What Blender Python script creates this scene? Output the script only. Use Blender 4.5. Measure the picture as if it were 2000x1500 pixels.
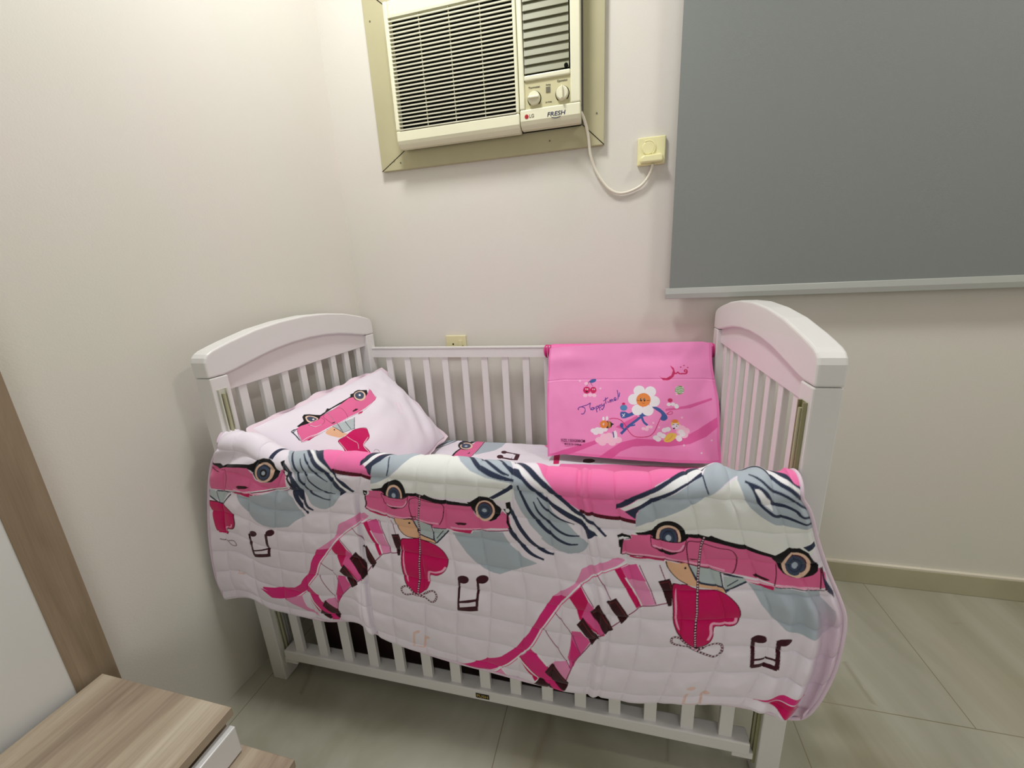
import bpy, bmesh, math, random
import numpy as np
from mathutils import Vector, Matrix
for o in list(bpy.data.objects): bpy.data.objects.remove(o)
S = bpy.context.scene; COL = S.collection
# ------------------------------------------------------------------ camera, light, exposure
cam = bpy.data.objects.new('camera', bpy.data.cameras.new('camera')); COL.objects.link(cam)
cam.data.sensor_width = 36; cam.data.lens = 14.317; cam.data.clip_start = 0.02
cam.location = (0.9981, -1.5009, 1.1548); cam.rotation_euler = (1.302, 0.0508, 0.2422)
S.camera = cam
S.view_settings.view_transform = 'Standard'; S.view_settings.look = 'None'
S.view_settings.gamma = 1; S.view_settings.use_curve_mapping = False
S.view_settings.exposure = 0.0
W = bpy.data.worlds.new('world'); S.world = W; W.use_nodes = True
W.node_tree.nodes['Background'].inputs[0].default_value = (0.9, 0.95, 1, 1)
W.node_tree.nodes['Background'].inputs[1].default_value = 0.05
ROOM = dict(x0=-.0266, x1=3.3, y0=-3.0, y1=0.0, h=2.75)
LAMPS = [((.50, -.62, 2.72), .30, 17.5, (.985, .99, 1.0)), ((2.25, -.75, 2.72), .30, 11.0, (1.0, .985, .95))]
for loc, size, power, colr in LAMPS:
    l = bpy.data.lights.new('ceiling_lamp_light', 'AREA'); l.shape = 'DISK'; l.size = size; l.energy = power; l.color = colr
    lo = bpy.data.objects.new('ceiling_lamp_light', l); COL.objects.link(lo); lo.location = (loc[0], loc[1], loc[2]-.05)
l = bpy.data.lights.new('front_fill_light', 'AREA'); l.shape = 'RECTANGLE'; l.size = 1.5; l.size_y = 1.2; l.energy = 9.5; l.color = (.97, .97, 1.0)
lo = bpy.data.objects.new('front_fill_light', l); COL.objects.link(lo); lo.location = (1.5, -2.96, 1.5); lo.rotation_euler = (math.radians(90), 0, 0)   # fill light added behind the camera to brighten the front faces
# ------------------------------------------------------------------ helpers
def srgb(r, g, b):
    f = lambda c: c/12.92 if c <= .04045 else ((c+.055)/1.055)**2.4
    return (f(r/255), f(g/255), f(b/255), 1)
def mat(name, col, rough=.6, spec=.4, metal=0, bump=0, bscale=200, vary=0, vscale=8):
    m = bpy.data.materials.new(name); m.use_nodes = True; n = m.node_tree.nodes; k = m.node_tree.links; p = n['Principled BSDF']
    p.inputs['Base Color'].default_value = col; p.inputs['Roughness'].default_value = rough
    p.inputs['Specular IOR Level'].default_value = spec; p.inputs['Metallic'].default_value = metal
    tc = n.new('ShaderNodeTexCoord')
    if vary:
        t = n.new('ShaderNodeTexNoise'); t.inputs['Scale'].default_value = vscale; t.inputs['Detail'].default_value = 5
        k.new(tc.outputs['Object'], t.inputs['Vector'])
        r = n.new('ShaderNodeValToRGB'); r.color_ramp.elements[0].position = .3; r.color_ramp.elements[1].position = .7
        r.color_ramp.elements[0].color = tuple(c*(1-vary) for c in col[:3])+(1,); r.color_ramp.elements[1].color = tuple(min(c*(1+vary), 1) for c in col[:3])+(1,)
        k.new(t.outputs['Fac'], r.inputs['Fac']); k.new(r.outputs['Color'], p.inputs['Base Color'])
    if bump:
        t = n.new('ShaderNodeTexNoise'); t.inputs['Scale'].default_value = bscale; t.inputs['Detail'].default_value = 3
        k.new(tc.outputs['Object'], t.inputs['Vector'])
        b = n.new('ShaderNodeBump'); b.inputs['Strength'].default_value = bump; b.inputs['Distance'].default_value = .001
        k.new(t.outputs['Fac'], b.inputs['Height']); k.new(b.outputs['Normal'], p.inputs['Normal'])
    return m
def emit_mat(name, col, s):
    m = bpy.data.materials.new(name); m.use_nodes = True; p = m.node_tree.nodes['Principled BSDF']
    p.inputs['Emission Color'].default_value = col; p.inputs['Emission Strength'].default_value = s; p.inputs['Base Color'].default_value = col
    return m
def link(name, bm, m, parent=None, smooth=False, bevel=0, seg=2):
    me = bpy.data.meshes.new(name)
    if isinstance(bm, bmesh.types.BMesh):
        bmesh.ops.recalc_face_normals(bm, faces=bm.faces); bm.to_mesh(me); bm.free()
    else: me = bm
    o = bpy.data.objects.new(name, me); COL.objects.link(o)
    if m: me.materials.append(m)
    if smooth: me.polygons.foreach_set('use_smooth', [True]*len(me.polygons))
    if bevel:
        b = o.modifiers.new('bevel', 'BEVEL'); b.width = bevel; b.segments = seg; b.limit_method = 'ANGLE'; b.angle_limit = .6
    if parent: o.parent = parent
    return o
def box(bm, x0, x1, y0, y1, z0, z1):
    v = [bm.verts.new(p) for p in ((x0,y0,z0),(x1,y0,z0),(x1,y1,z0),(x0,y1,z0),(x0,y0,z1),(x1,y0,z1),(x1,y1,z1),(x0,y1,z1))]
    for f in ((0,1,2,3),(4,5,6,7),(0,1,5,4),(1,2,6,5),(2,3,7,6),(3,0,4,7)): bm.faces.new([v[i] for i in f])
def BX(*a):
    bm = bmesh.new(); box(bm, *a); return bm
def prism(bm, pts, a, b, ax):
    """pts polygon in the two other axes (in order), extruded a..b along axis ax"""
    def mk(p, t): q = list(p); q.insert(ax, t); return bm.verts.new(q)
    A = [mk(p, a) for p in pts]; B = [mk(p, b) for p in pts]
    bm.faces.new(A); bm.faces.new(B); n = len(pts)
    for i in range(n): bm.faces.new((A[i], A[(i+1) % n], B[(i+1) % n], B[i]))
def tube(bm, pts, r, n=10, cap=True):
    pts = [Vector(p) for p in pts]; rings = []; up = Vector((.123, .3, .94)).normalized()
    for i, p in enumerate(pts):
        d = (pts[min(i+1, len(pts)-1)]-pts[max(i-1, 0)]).normalized(); a = d.cross(up).normalized(); b = d.cross(a)
        rings.append([bm.verts.new(p+(a*math.cos(2*math.pi*k/n)+b*math.sin(2*math.pi*k/n))*r) for k in range(n)])
    for R0, R1 in zip(rings, rings[1:]):
        for k in range(n): bm.faces.new((R0[k], R0[(k+1) % n], R1[(k+1) % n], R1[k]))
    if cap: bm.faces.new(rings[0]); bm.faces.new(rings[-1])
def lathe(bm, prof, c, axis, n=28):
    """prof [(r,h)] about point c along axis vector"""
    axis = Vector(axis).normalized(); a = axis.orthogonal().normalized(); b = axis.cross(a); c = Vector(c); R = []
    for r, h in prof: R.append([bm.verts.new(c+axis*h+(a*math.cos(2*math.pi*k/n)+b*math.sin(2*math.pi*k/n))*max(r, 1e-5)) for k in range(n)])
    for A, B in zip(R, R[1:]):
        for k in range(n): bm.faces.new((A[k], A[(k+1) % n], B[(k+1) % n], B[k]))
    bm.faces.new(R[0]); bm.faces.new(R[-1])
def tag(o, label, cat, group=None):
    o['label'] = label; o['category'] = cat
    if group: o['group'] = group
    return o
def thing(name, label, cat, loc=(0,0,0), rz=0):
    o = bpy.data.objects.new(name, None); COL.objects.link(o); o.location = loc; o.rotation_euler = (0,0,rz); o.empty_display_size = .05
    return tag(o, label, cat)
def struct(o): o['kind'] = 'structure'; return o
def text(name, s, size, loc, rot, m, parent=None, depth=.0004, align='CENTER', sx=1, shear=0):
    c = bpy.data.curves.new(name, 'FONT'); c.body = s; c.size = size; c.extrude = depth; c.align_x = align; c.align_y = 'CENTER'; c.shear = shear; c.resolution_u = 3
    c.offset = size*.012
    t = bpy.data.objects.new(name, c); COL.objects.link(t)
    dg = bpy.context.evaluated_depsgraph_get(); dg.update()
    me = bpy.data.meshes.new_from_object(t.evaluated_get(dg)); bpy.data.objects.remove(t)
    me.transform(Matrix.Translation(loc) @ (rot.to_4x4() if hasattr(rot, 'to_4x4') else rot) @ Matrix.Diagonal((sx, 1, 1, 1)))
    me.materials.clear(); o = bpy.data.objects.new(name, me); COL.objects.link(o); me.materials.append(m)
    if parent: o.parent = parent
    return o
def grid_mesh(name, X, Y, Z, colr=None, flip=False):
    ny, nx = X.shape; me = bpy.data.meshes.new(name)
    co = np.stack([X, Y, Z], -1).reshape(-1, 3).astype(np.float32)
    i = np.arange(nx*ny).reshape(ny, nx); q = np.stack([i[:-1,:-1], i[:-1,1:], i[1:,1:], i[1:,:-1]], -1).reshape(-1, 4)
    if flip: q = q[:, ::-1]
    me.vertices.add(len(co)); me.vertices.foreach_set('co', co.ravel())
    me.loops.add(q.size); me.loops.foreach_set('vertex_index', q.ravel().astype(np.int32))
    me.polygons.add(len(q)); me.polygons.foreach_set('loop_start', np.arange(0, q.size, 4, dtype=np.int32))
    me.polygons.foreach_set('use_smooth', np.ones(len(q), bool)); me.update(calc_edges=True)
    if colr is not None:
        a = me.color_attributes.new('print', 'FLOAT_COLOR', 'POINT'); c = np.ones((len(co), 4), np.float32); c[:, :3] = colr.reshape(-1, 3)
        a.data.foreach_set('color', c.ravel())
    return me
def print_mat(name, rough=.85, sheen=.25, bump=.12, bscale=900, spec=.2, wrinkle=0):
    m = bpy.data.materials.new(name); m.use_nodes = True; n = m.node_tree.nodes; k = m.node_tree.links; p = n['Principled BSDF']
    a = n.new('ShaderNodeAttribute'); a.attribute_name = 'print'; k.new(a.outputs['Color'], p.inputs['Base Color'])
    p.inputs['Roughness'].default_value = rough; p.inputs['Sheen Weight'].default_value = sheen; p.inputs['Specular IOR Level'].default_value = spec
    tc = n.new('ShaderNodeTexCoord'); t = n.new('ShaderNodeTexNoise'); t.inputs['Scale'].default_value = bscale; t.inputs['Detail'].default_value = 2
    k.new(tc.outputs['Object'], t.inputs['Vector']); b = n.new('ShaderNodeBump'); b.inputs['Strength'].default_value = bump; b.inputs['Distance'].default_value = .001
    k.new(t.outputs['Fac'], b.inputs['Height']); k.new(b.outputs['Normal'], p.inputs['Normal'])
    if wrinkle:
        t2 = n.new('ShaderNodeTexNoise'); t2.inputs['Scale'].default_value = 22; t2.inputs['Detail'].default_value = 4; k.new(tc.outputs['Object'], t2.inputs['Vector'])
        b2 = n.new('ShaderNodeBump'); b2.inputs['Strength'].default_value = wrinkle; b2.inputs['Distance'].default_value = .01
        k.new(t2.outputs['Fac'], b2.inputs['Height']); k.new(b.outputs['Normal'], b2.inputs['Normal']); k.new(b2.outputs['Normal'], p.inputs['Normal'])
    return m
# ---- soft surfaces, all in metres in the cot's own frame ----
def cr1(P, n):
    """Catmull-Rom through control points P (k,d), sampled n times evenly by knot length."""
    P = np.asarray(P, float); k = len(P)
    d = np.r_[0, np.cumsum(np.sqrt((np.diff(P, axis=0) ** 2).sum(1)))]
    return crt(P, d, np.linspace(0, d[-1], n))
def crt(P, d, q):
    P = np.asarray(P, float)
    m = np.zeros_like(P)
    m[1:-1] = (P[2:] - P[:-2]) / (d[2:] - d[:-2])[:, None]
    m[0] = (P[1] - P[0]) / (d[1] - d[0]); m[-1] = (P[-1] - P[-2]) / (d[-1] - d[-2])
    i = np.clip(np.searchsorted(d, q, side='right') - 1, 0, len(d) - 2)
    h = (d[i + 1] - d[i]); t = ((q - d[i]) / h)[:, None]; h = h[:, None]
    return ((2*t**3-3*t**2+1)*P[i] + (t**3-2*t**2+t)*h*m[i] + (-2*t**3+3*t**2)*P[i+1] + (t**3-t**2)*h*m[i+1])
def tps_fit(X, Y, lam=0.0):
    X = np.asarray(X, float); Y = np.asarray(Y, float); n = len(X)
    r2 = ((X[:, None] - X[None]) ** 2).sum(-1)
    K = 0.5 * r2 * np.log(r2 + 1e-12) + lam * np.eye(n)
    Pm = np.c_[np.ones(n), X]
    A = np.zeros((n + 3, n + 3)); A[:n, :n] = K; A[:n, n:] = Pm; A[n:, :n] = Pm.T
    return X, np.linalg.solve(A, np.r_[Y, np.zeros((3, 2))])
def tps(T, Q):
    X, w = T; Q = np.asarray(Q, float)
    r2 = ((Q[:, None] - X[None]) ** 2).sum(-1)
    return 0.5 * r2 * np.log(r2 + 1e-12) @ w[:-3] + np.c_[np.ones(len(Q)), Q] @ w[-3:]
def vnoise(x, y, seed):
    """smooth value noise on arrays, -1..1"""
    rs = np.random.RandomState(seed); G = rs.rand(64, 64) * 2 - 1
    xi = np.floor(x).astype(int); yi = np.floor(y).astype(int); fx = x - xi; fy = y - yi
    fx = fx*fx*(3-2*fx); fy = fy*fy*(3-2*fy)
    g = lambda a, b: G[a % 64, b % 64]
    return (g(xi,yi)*(1-fx)*(1-fy)+g(xi+1,yi)*fx*(1-fy)+g(xi,yi+1)*(1-fx)*fy+g(xi+1,yi+1)*fx*fy)
def sstep(a, b, x):
    t = np.clip((x - a) / (b - a), 0, 1); return t*t*(3-2*t)
# duvet: a runs 0..A_LEN along the gate, b runs 0..B_LEN from inside the cot, over the rail, down to the hem
DU_A, DU_B = 1.44, 0.75
B_TOP = 0.20            # b at which the front drop starts
def duvet_base(a, b):
    """a,b arrays -> x,y,z without quilting"""
    s = a / DU_A; shp = a.shape; sf = s.ravel(); tf = ((b - B_TOP) / (DU_B - B_TOP)).ravel()
    t = np.clip(tf, 0, 1)
    def ev(P, q):
        P = np.asarray(P); d = np.r_[0, np.cumsum(np.sqrt((np.diff(P[:, :2], axis=0)**2).sum(1)))]
        return crt(P, d / d[-1], q)
    T = ev(DUV_TOP, sf); H = ev(DUV_HEM, sf); L = ev(DUV_LEFT, t); Rr = ev(DUV_RIGHT, t)
    c00 = np.array(DUV_TOP[0]); c10 = np.array(DUV_TOP[-1]); c01 = np.array(DUV_HEM[0]); c11 = np.array(DUV_HEM[-1])
    S = sf[:, None]; Tt = t[:, None]
    Q = (1-Tt)*T + Tt*H + (1-S)*L + S*Rr - ((1-S)*(1-Tt)*c00 + S*(1-Tt)*c10 + (1-S)*Tt*c01 + S*Tt*c11)
    x, z, y = Q[:, 0], Q[:, 1], Q[:, 2]
    # roll over the rail: angle phi for b below B_TOP
    over = np.clip((B_TOP - b.ravel()), 0, None)
    r = 0.032
    phi = np.clip(over / r, 0, np.pi)
    rest = np.clip(over - np.pi * r, 0, None)
    y = y + r * (1 - np.cos(phi)) + 0.10*rest
    z = z + r * np.sin(phi) - 0.97*rest
    return x.reshape(shp), y.reshape(shp), z.reshape(shp)
# pillow: u 0..1 along the long side (front to back), v 0..1 from top edge to bottom edge
def pillow_base(u, v):
    P = np.array(PIL_CORNERS, float)   # TL, TR, BL, BR
    U = u[..., None]; V = v[..., None]
    c = (1-U)*(1-V)*P[0] + U*(1-V)*P[1] + (1-U)*V*P[2] + U*V*P[3]
    nrm = np.cross(P[1]-P[0], P[2]-P[0]); nrm /= np.linalg.norm(nrm)
    if nrm[2] < 0: nrm = -nrm
    f = (np.clip(4*u*(1-u), 0, 1) ** 0.55) * (np.clip(4*v*(1-v), 0, 1) ** 0.55)
    return c, nrm, f
# ---- little painter: fills coloured shapes into an array laid over a cloth's own a,b sheet ----
def smooth_closed(P, n=6):
    P = np.asarray(P, float); k = len(P); o = []
    for i in range(k):
        p0, p1, p2, p3 = P[i-1], P[i], P[(i+1) % k], P[(i+2) % k]
        for j in range(n):
            t = j / n
            o.append(.5*((2*p1)+(-p0+p2)*t+(2*p0-5*p1+4*p2-p3)*t*t+(-p0+3*p1-3*p2+p3)*t**3))
    return np.array(o)
def smooth_open(P, n=8):
    P = np.asarray(P, float)
    if len(P) < 3: return P
    Q = np.r_[[2*P[0]-P[1]], P, [2*P[-1]-P[-2]]]; o = []
    for i in range(1, len(Q)-2):
        p0, p1, p2, p3 = Q[i-1], Q[i], Q[i+1], Q[i+2]
        for j in range(n):
            t = j / n
            o.append(.5*((2*p1)+(-p0+p2)*t+(2*p0-5*p1+4*p2-p3)*t*t+(-p0+3*p1-3*p2+p3)*t**3))
    o.append(P[-1]); return np.array(o)
class Sheet:
    def __init__(s, a0, a1, b0, b1, nx, ny, col):
        s.a0, s.a1, s.b0, s.b1, s.nx, s.ny = a0, a1, b0, b1, nx, ny
        s.img = np.empty((ny, nx, 3), np.float32); s.img[:] = col
    def ij(s, P):
        P = np.asarray(P, float)
        return np.c_[(P[:, 0]-s.a0)/(s.a1-s.a0)*s.nx-.5, (P[:, 1]-s.b0)/(s.b1-s.b0)*s.ny-.5]
    def fill(s, P, col):
        Q = s.ij(P); x0, y0 = np.floor(Q.min(0)).astype(int); x1, y1 = np.ceil(Q.max(0)).astype(int)
        x0, y0 = max(x0, 0), max(y0, 0); x1, y1 = min(x1, s.nx-1), min(y1, s.ny-1)
        if x1 < x0 or y1 < y0: return
        ys = np.arange(y0, y1+1); m = np.zeros((len(ys), x1-x0+2), np.int32)
        R = np.roll(Q, -1, 0)
        for (xa, ya), (xb, yb) in zip(Q, R):
            if ya == yb: continue
            if ya > yb: xa, ya, xb, yb = xb, yb, xa, ya
            k0 = max(int(np.ceil(ya)), y0); k1 = min(int(np.ceil(yb))-1, y1)
            if k1 < k0: continue
            k = np.arange(k0, k1+1); xs = xa+(k-ya)*(xb-xa)/(yb-ya)
            c = np.clip(np.ceil(xs).astype(int)-x0, 0, x1-x0+1)
            np.add.at(m, (k-y0, c), 1)
        m = (np.cumsum(m, 1)[:, :-1] % 2).astype(bool)
        s.img[y0:y1+1, x0:x1+1][m] = col
    def line(s, P, w, col, taper=False):
        P = np.asarray(P, float); d = np.gradient(P, axis=0)
        n = np.c_[-d[:, 1], d[:, 0]]; n /= np.linalg.norm(n, axis=1)[:, None]+1e-9
        h = np.full(len(P), w/2)
        if taper: h *= np.clip(4*np.linspace(0, 1, len(P))*(1-np.linspace(0, 1, len(P))), .25, 1)**.5
        for i in range(len(P)-1):
            s.fill([P[i]+n[i]*h[i], P[i+1]+n[i+1]*h[i+1], P[i+1]-n[i+1]*h[i+1], P[i]-n[i]*h[i]], col)
    def dash(s, P, w, col, pitch):
        P = np.asarray(P, float); L = np.r_[0, np.cumsum(np.hypot(*np.diff(P, axis=0).T))]
        k = np.arange(pitch*.3, L[-1], pitch)
        for a in k:
            q = [np.array([np.interp(t, L, P[:, 0]), np.interp(t, L, P[:, 1])]) for t in (a, a+pitch*.55)]
            s.line(np.array(q), w, col)
    def down(s, k):
        return s.img.reshape(s.ny//k, k, s.nx//k, k, 3).mean((1, 3))
def lin(r, g, b):
    c = np.array([r, g, b])/255.; return np.where(c <= .04045, c/12.92, ((c+.055)/1.055)**2.4)
PAL = {k: lin(*v) for k, v in dict(PK=(248,122,180),DR=(88,4,28),G=(178,189,199),G2=(178,189,199),W=(238,240,236),WH=(244,244,246),N=(44,52,76),
 CP=(232,108,158),CP2=(205,30,98),PL=(250,178,208),PL2=(252,205,225),BK=(12,8,12),BG=(236,200,176),HB=(62,74,98),H3=(44,54,76),HC=(176,190,204),
 HT=(208,6,96),SK=(238,188,150),GL=(186,198,200),WV=(226,40,128),WV2=(232,92,158),WVL=(240,150,195),LN=(150,70,110),KY=(52,4,16),K2=(120,36,40),NT=(62,2,26),W0=(240,232,242),FD=(238,205,196),
 BLU=(56,92,160),BLL=(78,140,190),OR=(236,142,60),YE=(240,205,90),GR=(120,165,80),VI=(86,40,150),PP=(248,150,206),PD=(230,98,168)).items()}
def duvet_sheet(nx, ny):
    sh = Sheet(0, DU_A, 0, DU_B, nx, ny, PAL['W0'])
    mk = {k: (np.array(v[0]).reshape(-1, 2)/5000., np.array(v[1]).reshape(-1, 2)/5000.) for k, v in REPEAT_MARKS.items()}
    T = {'CB': tps_fit(*mk['CB'], lam=1e-5), 'BA': tps_fit(*mk['BA'], lam=1e-5)}
    # cool white behind each car
    for ins, fr, kind, col, w, s, pts in DUVET_ART:
        P = np.array(pts, float).reshape(-1, 2)/5000.
        if s: P = smooth_closed(P) if kind == 'p' else smooth_open(P)
        elif kind == 'p':
            P = np.concatenate([P[i]+(P[(i+1) % len(P)]-P[i])*np.linspace(0, 1, 4, endpoint=False)[:, None] for i in range(len(P))])
        for i in ins:
            Q = P
            if fr != i: Q = tps(T[fr+i], P)
            if kind == 'p': sh.fill(Q, PAL[col])
            elif kind == 'l': sh.line(Q, w, PAL[col], w > .0034 and col == 'N')
            elif kind == 'd': sh.dash(Q, w, PAL[col], w*2.6)
    return sh
DUV_TOP = [[0.0413, 0.7737, -0.765], [0.0864, 0.7665, -0.768], [0.1448, 0.7528, -0.772], [0.2159, 0.7231, -0.772], [0.3025, 0.7273, -0.772], [0.4099, 0.7282, -0.77], [0.5131, 0.7287, -0.77], [0.6345, 0.7285, -0.77], [0.7483, 0.7283, -0.77], [0.8552, 0.7246, -0.77], [0.9463, 0.7204, -0.77], [1.0327, 0.7229, -0.77], [1.1052, 0.732, -0.772], [1.1733, 0.7432, -0.775], [1.2384, 0.744, -0.778], [1.288, 0.7483, -0.782], [1.3055, 0.7577, -0.785]]
DUV_HEM = [[-0.0455, 0.3239, -0.787], [0.0502, 0.3462, -0.79], [0.1047, 0.3172, -0.785], [0.2001, 0.3075, -0.785], [0.283, 0.3114, -0.79], [0.3798, 0.3314, -0.795], [0.422, 0.2993, -0.79], [0.5068, 0.2662, -0.785], [0.6143, 0.2478, -0.785], [0.7179, 0.2382, -0.785], [0.8292, 0.2273, -0.785], [0.9064, 0.2295, -0.785], [0.9806, 0.2301, -0.785], [1.0573, 0.2365, -0.785], [1.1392, 0.2602, -0.79], [1.2235, 0.2887, -0.8], [1.2774, 0.2949, -0.805], [1.3207, 0.2935, -0.81], [1.3454, 0.3047, -0.815], [1.3575, 0.3292, -0.82]]
DUV_LEFT = [[0.0413, 0.7737, -0.765], [0.0111, 0.7282, -0.768], [-0.0161, 0.6498, -0.774], [-0.0456, 0.5146, -0.782], [-0.0558, 0.3953, -0.787], [-0.0455, 0.3239, -0.787]]
DUV_RIGHT = [[1.3055, 0.7577, -0.785], [1.321, 0.7317, -0.785], [1.3398, 0.6741, -0.787], [1.3591, 0.6244, -0.79], [1.3779, 0.579, -0.8], [1.3902, 0.5421, -0.805], [1.3912, 0.4969, -0.81], [1.3855, 0.4314, -0.815], [1.3713, 0.3708, -0.82], [1.3575, 0.3292, -0.82]]
PIL_CORNERS = [[0.078, -0.692, 0.795], [0.075, -0.0542, 0.7977], [0.33, -0.655, 0.535], [0.3372, -0.0877, 0.53]]
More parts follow.
